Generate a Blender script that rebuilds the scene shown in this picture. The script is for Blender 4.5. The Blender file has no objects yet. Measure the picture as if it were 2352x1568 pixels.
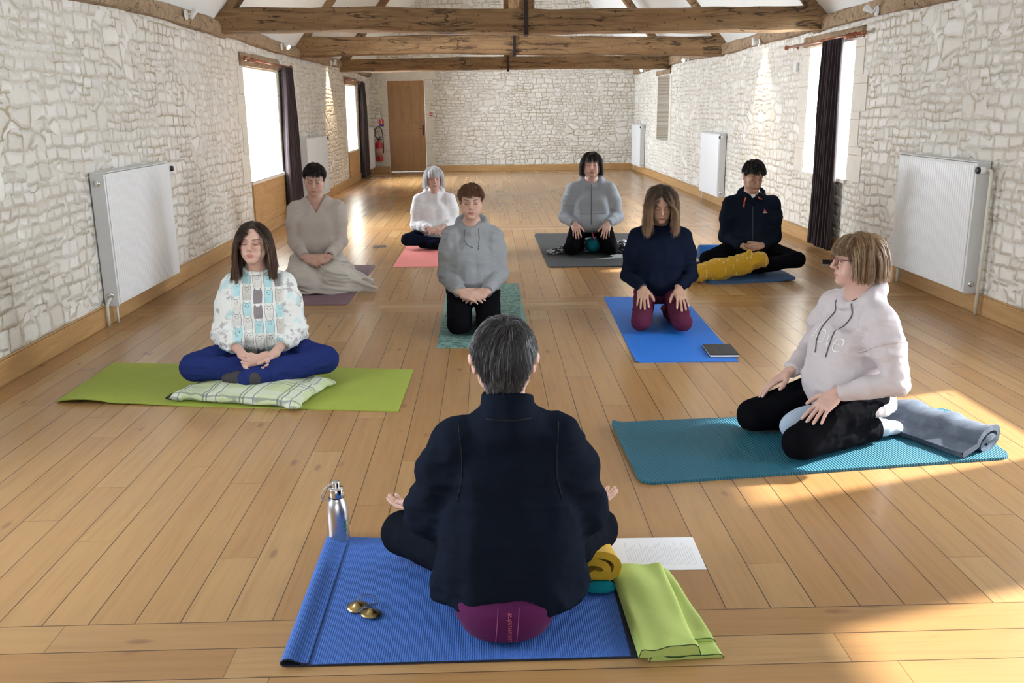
import bpy, bmesh, math, random
import numpy as np
from mathutils import Vector, Matrix
random.seed(7); RNG = np.random.default_rng(7)
SC = bpy.context.scene; COL = SC.collection
pi = math.pi
def R_(d): return math.radians(d)

# ---------------------------------------------------------------- camera
PITCH, YAW, ROLL = 0.252461, 0.024323, -0.011678
cam_d = bpy.data.cameras.new('camera'); cam = bpy.data.objects.new('camera', cam_d); COL.objects.link(cam)
fw = Vector((math.sin(YAW)*math.cos(PITCH), math.cos(YAW)*math.cos(PITCH), -math.sin(PITCH)))
rt = Vector((math.cos(YAW), -math.sin(YAW), 0)); up = rt.cross(fw)
r2 = math.cos(ROLL)*rt+math.sin(ROLL)*up; u2 = -math.sin(ROLL)*rt+math.cos(ROLL)*up
mw = Matrix((r2, u2, -fw)).transposed().to_4x4(); mw.translation = (0, 0, 1.47)
cam.matrix_world = mw
cam_d.sensor_width = 36; cam_d.lens = 2084.43*36/2352; cam_d.clip_end = 200; cam_d.clip_start = .05
cam_d.dof.use_dof = True; cam_d.dof.focus_distance = 3.9; cam_d.dof.aperture_fstop = 15.0
SC.camera = cam

# ---------------------------------------------------------------- world, sun, daylight, exposure
vs = SC.view_settings
vs.view_transform = 'Standard'; vs.look = 'None'; vs.gamma = 1; vs.use_curve_mapping = False
vs.exposure = 0.50
w = bpy.data.worlds.new('World'); SC.world = w; w.use_nodes = True
bg = w.node_tree.nodes['Background']; bg.inputs[0].default_value = (.80, .90, 1, 1); bg.inputs[1].default_value = 3.0
sd = bpy.data.lights.new('sun', 'SUN'); sun = bpy.data.objects.new('sun', sd); COL.objects.link(sun)
sd.energy = 14; sd.angle = R_(1.6); sd.color = (1, .98, .94)
_e = R_(33); _h = Vector((-1, -.32, 0)).normalized()
sdir = Vector((_h.x*math.cos(_e), _h.y*math.cos(_e), -math.sin(_e)))
sun.rotation_euler = sdir.to_track_quat('-Z', 'Y').to_euler()
def daylight(name, loc, aim, sx, sy, power, color=(.84, .92, 1), spread=160):
    l = bpy.data.lights.new(name, 'AREA'); l.shape = 'RECTANGLE'; l.size = sx; l.size_y = sy; l.energy = power; l.color = color; l.spread = R_(spread)
    o = bpy.data.objects.new(name, l); COL.objects.link(o); o.location = loc
    o.rotation_euler = Vector(aim).to_track_quat('-Z', 'Y').to_euler()
    return o
XL, XR, YB, YF, ZP = -2.74, 3.51, 22.13, -3.2, 2.2     # room shell
# daylight entering through every opening, some of them added (a soft source just outside the panes)
daylight('daylight', (XR+1.1, 2.9, 1.1), (-1, 0, -.1), 1.6, 2.4, 150)
daylight('daylight', (XR+1.1, 4.5, 1.4), (-1, 0, -.1), 1.8, 1.9, 190)
daylight('daylight', (XR+1.1, 9.55, 1.5), (-1, 0, -.1), 2.2, 2.0, 480)
daylight('daylight', (XL-1.1, 11.6, 1.4), (1, 0, -.1), 2.6, 2.0, 640)
daylight('daylight', (XL-1.1, 19.1, 1.4), (1, 0, -.1), 2.4, 2.0, 950)
daylight('daylight', (XL-1.1, 2.7, 1.4), (1, 0, -.1), 2.6, 2.0, 190)  # lamp of the added, unseen window at the front left
daylight('daylight', (.4, YF-.5, 1.5), (0, 1, -.1), 3.4, 2.0, 40)  # fill through the added window behind the camera

# ---------------------------------------------------------------- node expression helper
class NT:
    def __init__(s, nt): s.nt = nt; s.N = nt.nodes; s.L = nt.links
    def node(s, t, **kw):
        n = s.N.new(t)
        for k, v in kw.items(): setattr(n, k, v)
        return n
    def put(s, sock, v):
        if isinstance(v, V): s.L.new(v.s, sock)
        elif isinstance(v, (tuple, list)):
            sock.default_value = tuple(v)+((1,) if len(v) == 3 and len(sock.default_value) == 4 else ())
        else: sock.default_value = v
    def math(s, op, a, b=0, c=None):
        n = s.node('ShaderNodeMath', operation=op); s.put(n.inputs[0], a); s.put(n.inputs[1], b)
        if c is not None: s.put(n.inputs[2], c)
        return V(s, n.outputs[0])
    def pos(s, kind='Object'):
        if kind == 'World': n = s.node('ShaderNodeNewGeometry'); return V(s, n.outputs['Position'])
        return V(s, s.node('ShaderNodeTexCoord').outputs[kind])
    def attr(s, name, out='Vector'):
        n = s.node('ShaderNodeAttribute'); n.attribute_name = name; return V(s, n.outputs[out])
    def xyz(s, v):
        n = s.node('ShaderNodeSeparateXYZ'); s.put(n.inputs[0], v); return [V(s, o) for o in n.outputs]
    def vec(s, x=0, y=0, z=0):
        n = s.node('ShaderNodeCombineXYZ'); s.put(n.inputs[0], x); s.put(n.inputs[1], y); s.put(n.inputs[2], z); return V(s, n.outputs[0])
    def noise(s, v, scale=5, detail=4, rough=.5, out=0, dist=0):
        n = s.node('ShaderNodeTexNoise'); s.put(n.inputs['Vector'], v); n.inputs['Scale'].default_value = scale
        n.inputs['Detail'].default_value = detail; n.inputs['Roughness'].default_value = rough; n.inputs['Distortion'].default_value = dist
        return V(s, n.outputs[out])
    def white(s, v):
        n = s.node('ShaderNodeTexWhiteNoise'); n.noise_dimensions = '3D'; s.put(n.inputs['Vector'], v); return V(s, n.outputs['Value'])
    def voro(s, v, scale=1, feature='F1', rnd=1, out='Distance', metric='EUCLIDEAN', smooth=None):
        n = s.node('ShaderNodeTexVoronoi', feature=feature, voronoi_dimensions='2D')
        if feature != 'DISTANCE_TO_EDGE': n.distance = metric
        s.put(n.inputs['Vector'], v); n.inputs['Scale'].default_value = scale; n.inputs['Randomness'].default_value = rnd
        return V(s, n.outputs[out])
    def mix(s, f, a, b):
        n = s.node('ShaderNodeMix', data_type='RGBA'); s.put(n.inputs[0], f); s.put(n.inputs[6], a); s.put(n.inputs[7], b); return V(s, n.outputs[2])
    def mul(s, a, b, f=1):
        n = s.node('ShaderNodeMix', data_type='RGBA', blend_type='MULTIPLY'); s.put(n.inputs[0], f); s.put(n.inputs[6], a); s.put(n.inputs[7], b); return V(s, n.outputs[2])
    def gray(s, v):
        return s.vec(v, v, v)
    def step(s, v, a, b, lo=0, hi=1):      # smoothstep between a and b
        n = s.node('ShaderNodeMapRange', interpolation_type='SMOOTHSTEP'); s.put(n.inputs[0], v)
        n.inputs[1].default_value = a; n.inputs[2].default_value = b; n.inputs[3].default_value = lo; n.inputs[4].default_value = hi
        return V(s, n.outputs[0])
    def lin(s, v, a, b, lo=0, hi=1):
        n = s.node('ShaderNodeMapRange'); s.put(n.inputs[0], v)
        n.inputs[1].default_value = a; n.inputs[2].default_value = b; n.inputs[3].default_value = lo; n.inputs[4].default_value = hi
        return V(s, n.outputs[0])
    def bump(s, h, strength=.3, dist=.01, normal=None):
        n = s.node('ShaderNodeBump'); s.put(n.inputs['Height'], h); n.inputs['Strength'].default_value = strength; n.inputs['Distance'].default_value = dist
        if normal is not None: s.put(n.inputs['Normal'], normal)
        return V(s, n.outputs[0])
class V:
    def __init__(s, t, sock): s.t = t; s.s = sock
    def __add__(a, b): return a.t.math('ADD', a, b)
    __radd__ = __add__
    def __sub__(a, b): return a.t.math('SUBTRACT', a, b)
    def __rsub__(a, b): return a.t.math('SUBTRACT', b, a)
    def __mul__(a, b): return a.t.math('MULTIPLY', a, b)
    __rmul__ = __mul__
    def __truediv__(a, b): return a.t.math('DIVIDE', a, b)
    def floor(a): return a.t.math('FLOOR', a)
    def fract(a): return a.t.math('FRACT', a)
    def abs(a): return a.t.math('ABSOLUTE', a)
    def sin(a): return a.t.math('SINE', a)
    def sqrt(a): return a.t.math('SQRT', a)
    def lt(a, b): return a.t.math('LESS_THAN', a, b)
    def gt(a, b): return a.t.math('GREATER_THAN', a, b)
    def mn(a, b): return a.t.math('MINIMUM', a, b)
    def mx(a, b): return a.t.math('MAXIMUM', a, b)
MATS = {}
def mat(name, color=(.8, .8, .8), rough=.6, metal=0, build=None, spec=None, sss=0, sheen=0, trans=0, emit=None, coat=0):
    if name in MATS: return MATS[name]
    m = bpy.data.materials.new(name); m.use_nodes = True; t = NT(m.node_tree); b = t.N['Principled BSDF']
    b.inputs['Base Color'].default_value = tuple(color)+(1,); b.inputs['Roughness'].default_value = rough; b.inputs['Metallic'].default_value = metal
    if spec is not None: b.inputs['Specular IOR Level'].default_value = spec
    if sss: b.inputs['Subsurface Weight'].default_value = sss; b.inputs['Subsurface Scale'].default_value = .012; b.inputs['Subsurface Radius'].default_value = (1, .35, .2)
    if sheen: b.inputs['Sheen Weight'].default_value = sheen; b.inputs['Sheen Roughness'].default_value = .5
    if coat: b.inputs['Coat Weight'].default_value = coat; b.inputs['Coat Roughness'].default_value = .2
    if trans: b.inputs['Transmission Weight'].default_value = trans
    if emit: b.inputs['Emission Color'].default_value = tuple(emit[0])+(1,); b.inputs['Emission Strength'].default_value = emit[1]
    if build:
        r = build(t, b)
        if r:
            for k, v in r.items(): t.put(b.inputs[k], v)
    MATS[name] = m; return m

# ---------------------------------------------------------------- mesh helpers
def tag(o, label=None, cat=None, group=None, kind=None):
    if label: o['label'] = label
    if cat: o['category'] = cat
    if group: o['group'] = group
    if kind: o['kind'] = kind
    return o
class MB:
    """collects geometry for ONE mesh object"""
    def __init__(s): s.v = []; s.f = []; s.mi = []; s.sm = []
    def add(s, vs, fs, mi=0, smooth=False):
        n = len(s.v); s.v += [tuple(p) for p in vs]; s.f += [tuple(i+n for i in f) for f in fs]; s.mi += [mi]*len(fs); s.sm += [smooth]*len(fs); return s
    def box(s, x0, x1, y0, y1, z0, z1, mi=0, M=None):
        vs = [Vector((x, y, z)) for x in (x0, x1) for y in (y0, y1) for z in (z0, z1)]
        if M is not None: vs = [M @ v for v in vs]
        return s.add(vs, [(0, 1, 3, 2), (4, 6, 7, 5), (0, 4, 5, 1), (2, 3, 7, 6), (0, 2, 6, 4), (1, 5, 7, 3)], mi)
    def quad(s, a, b, c, d, mi=0): return s.add([a, b, c, d], [(0, 1, 2, 3)], mi)
    def tube(s, pts, r, n=10, mi=0, cap=True, closed=False, sq=(1, 1)):
        pts = [Vector(p) for p in pts]; m = len(pts); rs = r if isinstance(r, (list, tuple)) else [r]*m
        prev = None; vs = []
        for i, p in enumerate(pts):
            if closed: t = (pts[(i+1) % m]-pts[i-1])
            else: t = (pts[min(i+1, m-1)]-pts[max(i-1, 0)])
            t.normalize()
            if prev is None:
                a = Vector((0, 0, 1)) if abs(t.z) < .9 else Vector((1, 0, 0)); x = t.cross(a).normalized()
            else: x = (prev-t*prev.dot(t)).normalized()
            prev = x; y = t.cross(x)
            for k in range(n):
                an = 2*pi*k/n; vs.append(p+rs[i]*(math.cos(an)*x*sq[0]+math.sin(an)*y*sq[1]))
        fs = []
        for i in range(m if closed else m-1):
            j = (i+1) % m
            for k in range(n): l = (k+1) % n; fs.append((i*n+k, i*n+l, j*n+l, j*n+k))
        if cap and not closed: fs.append(tuple(range(n))[::-1]); fs.append(tuple((m-1)*n+k for k in range(n)))
        return s.add(vs, fs, mi, True)
    def lathe(s, prof, c=(0, 0, 0), n=32, mi=0, M=None, cap=True):
        vs = []; c = Vector(c)
        for (r, z) in prof:
            for k in range(n):
                a = 2*pi*k/n; v = Vector((r*math.cos(a), r*math.sin(a), z))
                if M is not None: v = M @ v
                vs.append(v+c)
        fs = [(i*n+k, i*n+(k+1) % n, (i+1)*n+(k+1) % n, (i+1)*n+k) for i in range(len(prof)-1) for k in range(n)]
        if cap:
            fs.append(tuple(range(n))[::-1]); fs.append(tuple((len(prof)-1)*n+k for k in range(n)))
        return s.add(vs, fs, mi, True)
    def grid(s, P, mi=0, closed_u=False):   # P[i][j] points
        a = len(P); b = len(P[0]); vs = [p for row in P for p in row]
        fs = [(i*b+j, ((i+1) % a)*b+j, ((i+1) % a)*b+j+1, i*b+j+1) for i in range(a if closed_u else a-1) for j in range(b-1)]
        return s.add(vs, fs, mi, True)
    def build(s, name, m, parent=None, bevel=0, loc=None, autosm=None):
        me = bpy.data.meshes.new(name); me.from_pydata([tuple(v) for v in s.v], [], s.f)
        for x in (m if isinstance(m, (list, tuple)) else [m]): me.materials.append(x)
        me.polygons.foreach_set('material_index', s.mi); me.polygons.foreach_set('use_smooth', s.sm)
        me.validate(); me.update()
        bm = bmesh.new(); bm.from_mesh(me); bmesh.ops.recalc_face_normals(bm, faces=bm.faces)
        if autosm:
            for e in bm.edges:
                if len(e.link_faces) == 2 and e.calc_face_angle(0) > R_(autosm): e.smooth = False
        bm.to_mesh(me); bm.free()
        o = bpy.data.objects.new(name, me); COL.objects.link(o)
        if parent is not None: o.parent = parent
        if loc is not None: o.location = loc
        if bevel:
            b = o.modifiers.new('bevel', 'BEVEL'); b.width = bevel; b.segments = 2; b.limit_method = 'ANGLE'; b.angle_limit = R_(40)
        return o
def empty(name, loc=(0, 0, 0), rz=0):
    o = bpy.data.objects.new(name, None); COL.objects.link(o); o.location = loc; o.rotation_euler = (0, 0, rz); o.empty_display_size = .1; return o
def struct(o): o['kind'] = 'structure'; return o
def text_obj(name, body, size, m, parent, loc, rot, font_ext=.0004, align='CENTER', sx=1):
    c = bpy.data.curves.new(name, 'FONT'); c.body = body; c.size = size; c.extrude = font_ext; c.align_x = align; c.align_y = 'CENTER'
    c.materials.append(m); o = bpy.data.objects.new(name, c); COL.objects.link(o)
    o.parent = parent; o.location = loc; o.rotation_euler = rot; o.scale = (sx, 1, 1); return o
# ================================================================ MATERIALS of the shell
def m_floor(t, b):
    P = t.pos('World'); x, y, z = t.xyz(P)
    W = .13586
    # crosswise border boards every 4.6 m, otherwise boards run along the room
    yy = (y-2.426+.42)/4.62; yf = (yy.fract())*4.62       # 0..4.62, border is 0...42
    cross = yf.lt(.42)
    u = (x+1.343)/W; ui = u.floor(); uf = u.fract()
    r1 = t.white(t.vec(ui, 3.1, yy.floor())); seg = (y+r1*9.0)/2.3; si = seg.floor(); sf = seg.fract()
    cu = yf/.14; ci = cu.floor(); cf = cu.fract()
    r2 = t.white(t.vec(ci, 7.7, yy.floor())); cs = (x+r2*5)/1.7; csi = cs.floor(); csf = cs.fract()
    def sel(a, c): return a+(c-a)*cross
    idv = t.white(t.vec(sel(ui, ci+50), sel(si, csi+90), yy.floor()))
    id2 = t.white(t.vec(sel(si, csi+12), sel(ui, ci+5), yy.floor()+4))
    # gaps (dark lines)
    e = uf.mn(1-uf)*W; ce = (cf.mn(1-cf))*.14; g = sel(e, ce)
    wv = t.noise(P, 1.3, 1)
    gap = 1-t.step(g, .0011, .0026)
    e2 = (sf.mn(1-sf))*2.3; ce2 = (csf.mn(1-csf))*1.7; gap2 = (1-t.step(sel(e2, ce2), .0008, .0022))*.6
    be = (yf-.42).abs().mn(yf); gap3 = (1-t.step(be, .0012, .003))
    gapm = gap.mx(gap2*(1-gap3)).mx(gap3*.9)*(.55+wv*.6)
    # grain
    along = sel(y, x); acr = sel(x, y)
    gv = t.vec(acr*26+idv*40, along*1.1+idv*31, idv*9)
    g1 = t.noise(gv, 1.6, 6, .62, dist=.6)
    g2 = t.noise(t.vec(acr*160, along*3.2, idv*7), 1.2, 4, .6)
    g3 = t.noise(t.vec(acr*9+idv*13, along*1.2, id2*5), 1.1, 3, .5, dist=.2)
    base = t.mix(idv, (.355, .185, .068), (.42, .240, .096))
    base = t.mix(t.step(id2, .72, 1)*.7, base, (.48, .30, .135))
    c = t.mix(t.step(g1, .42, .72)*.30, base, (.225, .112, .045))
    c = t.mix(t.step(g2, .45, .8)*.22, c, (.24, .125, .052))
    c = t.mix(t.step(g3, .50, .80)*.25, c, (.30, .152, .075))
    kn = t.voro(t.vec(acr*5.5+idv*13, along*1.9+id2*7, 0), 1); knot = 1-t.step(kn, .035, .10)
    c = t.mix(knot*t.step(t.noise(P, 3.1), .52, .62)*.5, c, (.13, .07, .045))
    dirt = t.step(t.noise(P, 1.1, 4, .6), .5, .8)
    c = t.mix(dirt*.18, c, (.28, .19, .13))
    c = t.mix(gapm, c, (.045, .026, .016))
    h = g1*.06+g2*.05-gapm*.35
    return {'Base Color': c, 'Roughness': .26, 'Normal': t.bump(h, .07, .004), 'Specular IOR Level': .5}
def stone(axis):
    def f(t, b):
        P = t.pos('World'); x, y, z = t.xyz(P); u = y if axis == 'y' else x
        P2 = t.vec(u, z, 0)
        wn = t.xyz(t.noise(P2, 2.3, 3, .6, out=1)); w2 = t.xyz(t.noise(P2, 9, 2, .6, out=1))
        uu = u+(wn[0]-.5)*.16+(w2[0]-.5)*.035; zz = z+(wn[1]-.5)*.11+(w2[1]-.5)*.03
        # wavy courses of uneven height, each split into stones of uneven length; patches of bigger blocks
        def v1(w_, feature, out):
            n = t.node('ShaderNodeTexVoronoi', feature=feature, voronoi_dimensions='1D'); t.put(n.inputs['W'], w_); n.inputs['Scale'].default_value = 1; n.inputs['Randomness'].default_value = .8; return V(t, n.outputs[out])
        def courses(h_, w_, seed):
            zr = zz/h_+seed; dz = v1(zr, 'DISTANCE_TO_EDGE', 'Distance')*h_; rid = t.xyz(v1(zr, 'F1', 'Color'))[0]
            ur = uu/(w_*1.0)+rid*173.0+seed; du = v1(ur, 'DISTANCE_TO_EDGE', 'Distance')*w_; sid = v1(ur, 'F1', 'Color')
            return t.math('SMOOTH_MIN', dz, du, .022), sid
        dA, idA = courses(.098, .165, 3.3); dB, idB = courses(.064, .120, 9.1); vB = t.vec(uu/.24, zz/.14, 0)
        dC = t.voro(vB, 1, 'DISTANCE_TO_EDGE', .8)*.13; idC = t.voro(vB, 1, 'F1', .8, 'Color')
        m1 = t.step(t.noise(P2, 1.9, 2, .5), .48, .50); m2 = t.step(t.noise(t.vec(u+9, z+4, 0), 1.6, 2, .5), .585, .60)
        d = dA+(dB-dA)*m1; d = d+(dC-d)*m2; idc = t.mix(m2, t.mix(m1, idA, idB), idC); i1, i2, i3 = t.xyz(idc)
        fine = t.noise(P2, 60, 5, .65); med = t.noise(P2, 14, 4, .6)
        dd = d+(med-.5)*.014+(fine-.5)*.004
        joint = 1-t.step(dd, .002, .0105)
        hgt = t.step(dd, -.002, .026)*(.75+i2*.5)+fine*.10+med*.28
        c = t.mix(i1, (.735, .70, .635), (.87, .845, .795))
        c = t.mix(t.step(i3, .62, 1)*.45, c, (.70, .645, .56))
        c = t.mix(t.step(med, .5, .75)*.25, c, (.68, .62, .53))
        wash = t.step(t.noise(P2, .9, 3, .5), .38, .62)
        jc = t.mix(wash, (.46, .375, .255), (.64, .57, .465))
        jw = joint*(.25+.75*t.step(t.noise(P2, 4, 3, .6), .38, .62))
        c = t.mix(jw, c, jc)
        deep = (1-t.step(dd, -.002, .005))*t.step(t.noise(P2, 7, 3, .6), .50, .64)
        c = t.mix(deep*.75, c, (.25, .19, .12))
        return {'Base Color': c, 'Roughness': .93, 'Normal': t.bump(hgt, .8, .02), 'Specular IOR Level': .15}
    return f
def m_ashlar(t, b):
    P = t.pos('World'); n = t.noise(P, 9, 5, .6); n2 = t.noise(P, 60, 4, .6)
    c = t.mix(n, (.62, .575, .49), (.80, .765, .69)); x, y, z = t.xyz(P)
    j = (z/.33).fract(); j = (1-t.step(j.mn(1-j)*.33, .002, .006))
    c = t.mix(j*.7, c, (.45, .38, .28))
    return {'Base Color': c, 'Roughness': .9, 'Normal': t.bump(n2*.3+n-j, .35, .006)}
def m_plaster(t, b):
    n = t.noise(t.pos('World'), 3, 4); c = t.mix(n, (.80, .81, .79), (.86, .87, .85))
    return {'Base Color': c, 'Roughness': .95, 'Normal': t.bump(n, .05, .01)}
def wood(c1, c2, c3, ax=0, sc=1, rough=.5, bumpy=.2, cracks=0):
    def f(t, b):
        P = t.pos('Object'); q = list(t.xyz(P)); a = q.pop(ax)
        v = t.vec(a*1.2*sc, q[0]*14*sc, q[1]*14*sc)
        g = t.noise(v, 1.5, 6, .62, dist=.8); g2 = t.noise(t.vec(a*4*sc, q[0]*90*sc, q[1]*90*sc), 1.2, 3, .6); big = t.noise(P, 2.2*sc, 3)
        c = t.mix(t.step(g, .3, .7), c1, c2); c = t.mix(t.step(g2, .5, .85)*.5, c, c3); c = t.mix(t.step(big, .55, .8)*.5, c, c3)
        h = g+g2*.4
        if cracks:
            cn = (t.noise(t.vec(a*.9, q[0]*5, q[1]*5), 1.3, 4, .55, dist=.4)-.5).abs(); cr = (1-t.step(cn, .003, .018))*t.step(big, .42, .55)
            c = t.mix(cr*.8, c, (.035, .022, .014)); h = h-cr*3
            wh = (1-t.step(t.voro(t.vec(a*7, q[0]*7+q[1]*7, 0), 1), .03, .07))
            c = t.mix(wh*.8, c, (.03, .02, .012))
        return {'Base Color': c, 'Roughness': rough, 'Normal': t.bump(h, bumpy, .012)}
    return f
M_FLOOR = mat('oak_floor', build=m_floor)
M_STY = mat('rubble_stone_side', build=stone('y')); M_STX = mat('rubble_stone_gable', build=stone('x'))
M_ASH = mat('ashlar_stone', build=m_ashlar); M_PLA = mat('white_plaster', build=m_plaster)
M_OAK = mat('oak_trim', build=wood((.52, .315, .13), (.42, .235, .09), (.30, .16, .062), 1, 1, .42, .08))
M_OAKX = mat('oak_trim_cross', build=wood((.52, .315, .13), (.42, .235, .09), (.30, .16, .062), 0, 1, .42, .08))
M_DOOR = mat('oak_door', build=wood((.36, .185, .058), (.28, .135, .040), (.19, .09, .028), 2, 1, .45, .08))
M_BEAM = mat('old_oak_beam', build=wood((.34, .205, .095), (.21, .118, .055), (.10, .058, .032), 0, 1, .85, .7, 1))
M_RAFT = mat('old_oak_rafter', build=wood((.33, .20, .095), (.22, .125, .06), (.12, .07, .036), 2, 1, .85, .5, 1))
M_PLATE = mat('old_wall_plate', build=wood((.40, .285, .18), (.28, .185, .11), (.14, .09, .055), 1, 1, .9, .5, 1))
M_IRON = mat('dark_iron', (.035, .022, .02), .55, .5)
M_WHITE = mat('radiator_white', (.80, .81, .82), .32, spec=.5)
M_WSIDE = mat('radiator_side_grey', (.62, .62, .62), .4)
M_CREAM = mat('pipe_cream', (.66, .64, .54), .4)
M_BLK = mat('black_plastic', (.012, .012, .014), .4)
M_CHR = mat('chrome', (.75, .76, .78), .14, 1)
M_COP = mat('varnished_wood_rod', (.26, .065, .022), .22, coat=.5)
M_FRAME = mat('window_frame_paint', (.78, .80, .80), .5)
def m_glass(t, b):
    g = t.node('ShaderNodeBsdfGlossy'); g.inputs['Roughness'].default_value = .02; tr = t.node('ShaderNodeBsdfTransparent')
    m = t.node('ShaderNodeMixShader'); m.inputs[0].default_value = .05
    t.L.new(tr.outputs[0], m.inputs[1]); t.L.new(g.outputs[0], m.inputs[2]); t.L.new(m.outputs[0], t.N['Material Output'].inputs[0])
M_GLASS = mat('window_glass', build=m_glass)
def m_curt(t, b):
    n = t.noise(t.pos('Object'), 260, 2); return {'Base Color': t.mix(n, (.020, .010, .013), (.040, .022, .026)), 'Normal': t.bump(n, .2, .001)}
M_CURT = mat('aubergine_curtain_cloth', rough=.85, sheen=.3, build=m_curt)

# ================================================================ SHELL
TH = .60   # wall thickness
o = struct(MB().box(XL-TH, XR+TH, YF-TH, YB+TH, -.2, 0).build('floor', M_FLOOR))
def wall_side(name, xi, sgn, holes):
    """long wall with openings (y0,y1,z0,z1) and deep reveals; xi inner face, sgn outward direction"""
    m = MB(); ys = sorted({YF-TH, YB+TH, *[h[0] for h in holes], *[h[1] for h in holes]}); top = 2.35
    xo = xi+sgn*TH; a, b_ = min(xi, xo), max(xi, xo)
    for y0, y1 in zip(ys[:-1], ys[1:]):
        h = [q for q in holes if q[0] <= y0+1e-6 and q[1] >= y1-1e-6]
        if not h: m.box(a, b_, y0, y1, -.2, top)
        else:
            if h[0][2] > .01: m.box(a, b_, y0, y1, -.2, h[0][2])
            m.box(a, b_, y0, y1, h[0][3], top)
    return struct(m.build(name, M_STY))
HR = [(2.50, 3.30, .02, 2.12), (8.92, 10.2, .74, 2.06), (3.95, 5.05, .74, 2.12)]
HL = [(1.8, 3.6, .68, 1.95), (10.73, 12.40, .66, 1.95), (18.35, 19.72, .66, 1.93)]  # first opening lies out of view, added to let light in
NICHE = (17.92, 19.16, .79, 2.04)
# right wall with window openings; the niche is a recess cut 0.22 deep
m = MB(); ys = sorted({YF-TH, YB+TH, NICHE[0], NICHE[1], *[h[0] for h in HR], *[h[1] for h in HR]})
for y0, y1 in zip(ys[:-1], ys[1:]):
    h = [q for q in HR if q[0] <= y0+1e-6 and q[1] >= y1-1e-6]
    if h:
        m.box(XR, XR+TH, y0, y1, -.2, h[0][2]); m.box(XR, XR+TH, y0, y1, h[0][3], 2.35)
    elif abs(y0-NICHE[0]) < 1e-6:
        m.box(XR, XR+TH, y0, y1, -.2, NICHE[2]); m.box(XR, XR+TH, y0, y1, NICHE[3], 2.35); m.box(XR+.28, XR+TH, y0, y1, NICHE[2], NICHE[3])
    else: m.box(XR, XR+TH, y0, y1, -.2, 2.35)
struct(m.build('wall_right', M_STY))
wall_side('wall_left', XL, -1, HL)
# gables (pentagons) – back wall with the doorway
SL = 1.3; XM = .385; ZAP = 2.42+SL*(XM-XL)
def gable(name, y0, y1, hole=None):
    m = MB(); a = XL-TH; b_ = XR+TH
    xs = [a, b_] if hole is None else [a, hole[0], hole[1], b_]
    for x0, x1 in zip(xs[:-1], xs[1:]):
        z0 = hole[3] if hole and abs(x0-hole[0]) < 1e-6 else -.2
        m.box(x0, x1, y0, y1, z0, 2.35)
        if hole and abs(x0-hole[0]) < 1e-6 and hole[2] > .05: m.box(x0, x1, y0, y1, -.2, hole[2])
    zt = 2.35+SL*(XM-a)*.98
    vs = [(a, y0, 2.35), (b_, y0, 2.35), (XM, y0, zt), (a, y1, 2.35), (b_, y1, 2.35), (XM, y1, zt)]
    m.add(vs, [(0, 1, 2), (5, 4, 3), (0, 3, 4, 1), (1, 4, 5, 2), (2, 5, 3, 0)])
    return struct(m.build(name, M_STX))
gable('wall_back', YB, YB+TH, (-2.32, -1.45, 0, 2.11))
gable('wall_front', YF-TH, YF, (-1.3, 2.1, .6, 2.3))  # opening behind the camera, put in for its light
# sloped plaster ceiling (two slabs with thickness)
m = MB()
for s_, xw in ((1, XL), (-1, XR)):
    x0 = xw-s_*.75; z0 = 2.40-.75*SL; z0 = 2.36+SL*(-.75)
    A = Vector((xw-s_*.55, 0, 2.36-SL*.55)); B = Vector((XM, 0, 2.36+SL*abs(XM-xw)))
    A = Vector((xw-s_*.06, 0, 2.36-SL*.06+.0)); nrm = Vector((-s_*SL, 0, 1)).normalized()*.16
    vs = []
    for y in (YF-.5, YB+.5):
        vs += [Vector((A.x, y, A.z)), Vector((B.x, y, B.z)), Vector((B.x, y, B.z))+Vector((0, 0, .26)), Vector((A.x, y, A.z))+nrm]
    m.add(vs, [(0, 1, 2, 3), (4, 7, 6, 5), (0, 4, 5, 1), (1, 5, 6, 2), (2, 6, 7, 3), (3, 7, 4, 0)])
struct(m.build('ceiling', M_PLA))
def rough_beam(name, A, B, w, h, mt, seg=30, amp=.012, sag=0, seed=1, taper=0):
    """hewn timber with wandering edges, A-B axis; w across, h high; returned as structure"""
    A = Vector(A); B = Vector(B); L = (B-A).length; t = (B-A).normalized()
    sd_ = Vector((0, 1, 0)) if abs(t.y) < .5 else Vector((1, 0, 0)); u_ = sd_.cross(t).normalized(); u_ = u_ if u_.z > 0 else -u_; sd_ = t.cross(u_)
    rr = random.Random(seed); n = 12; ph = [[rr.uniform(0, 6.28) for _ in range(3)] for _ in range(n)]
    prof = []
    for k in range(n):       # rounded rectangle section
        a = 2*pi*(k+.5)/n; c, s = math.cos(a), math.sin(a); p = 5
        r = (abs(c)**p+abs(s)**p)**(-1/p); prof.append((c*r, s*r))
    rows = []
    for i in range(seg+1):
        f = i/seg; row = []
        for k, (pu, pv) in enumerate(prof):
            d = sum(math.sin(f*L*fr+ph[k][j])*a_ for j, (fr, a_) in enumerate(((2.1, 1), (5.3, .5), (11, .25))))*amp
            hw = w/2*(1+taper*(f-.5)); hh = h/2*(1+taper*(f-.5))
            com = amp*1.5*math.sin(f*L*.9+seed)
            row.append(Vector((f*L, pu*(hw+d), pv*(hh+d*.8)+com-sag*math.sin(pi*f))))
        rows.append(row)
    mb = MB(); n_ = n
    vs = [p for r_ in rows for p in r_]
    fs = [(i*n_+k, i*n_+(k+1) % n_, (i+1)*n_+(k+1) % n_, (i+1)*n_+k) for i in range(seg) for k in range(n_)]
    fs += [tuple(range(n_))[::-1], tuple(seg*n_+k for k in range(n_))]
    mb.add(vs, fs, 0, True)
    ob = mb.build(name, mt, autosm=50)
    ob.matrix_world = Matrix((t, sd_, u_)).transposed().to_4x4(); ob.location = A
    if abs(t.x) < .5 and mt is M_BEAM: pass
    return ob
trim_n = 0
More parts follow.
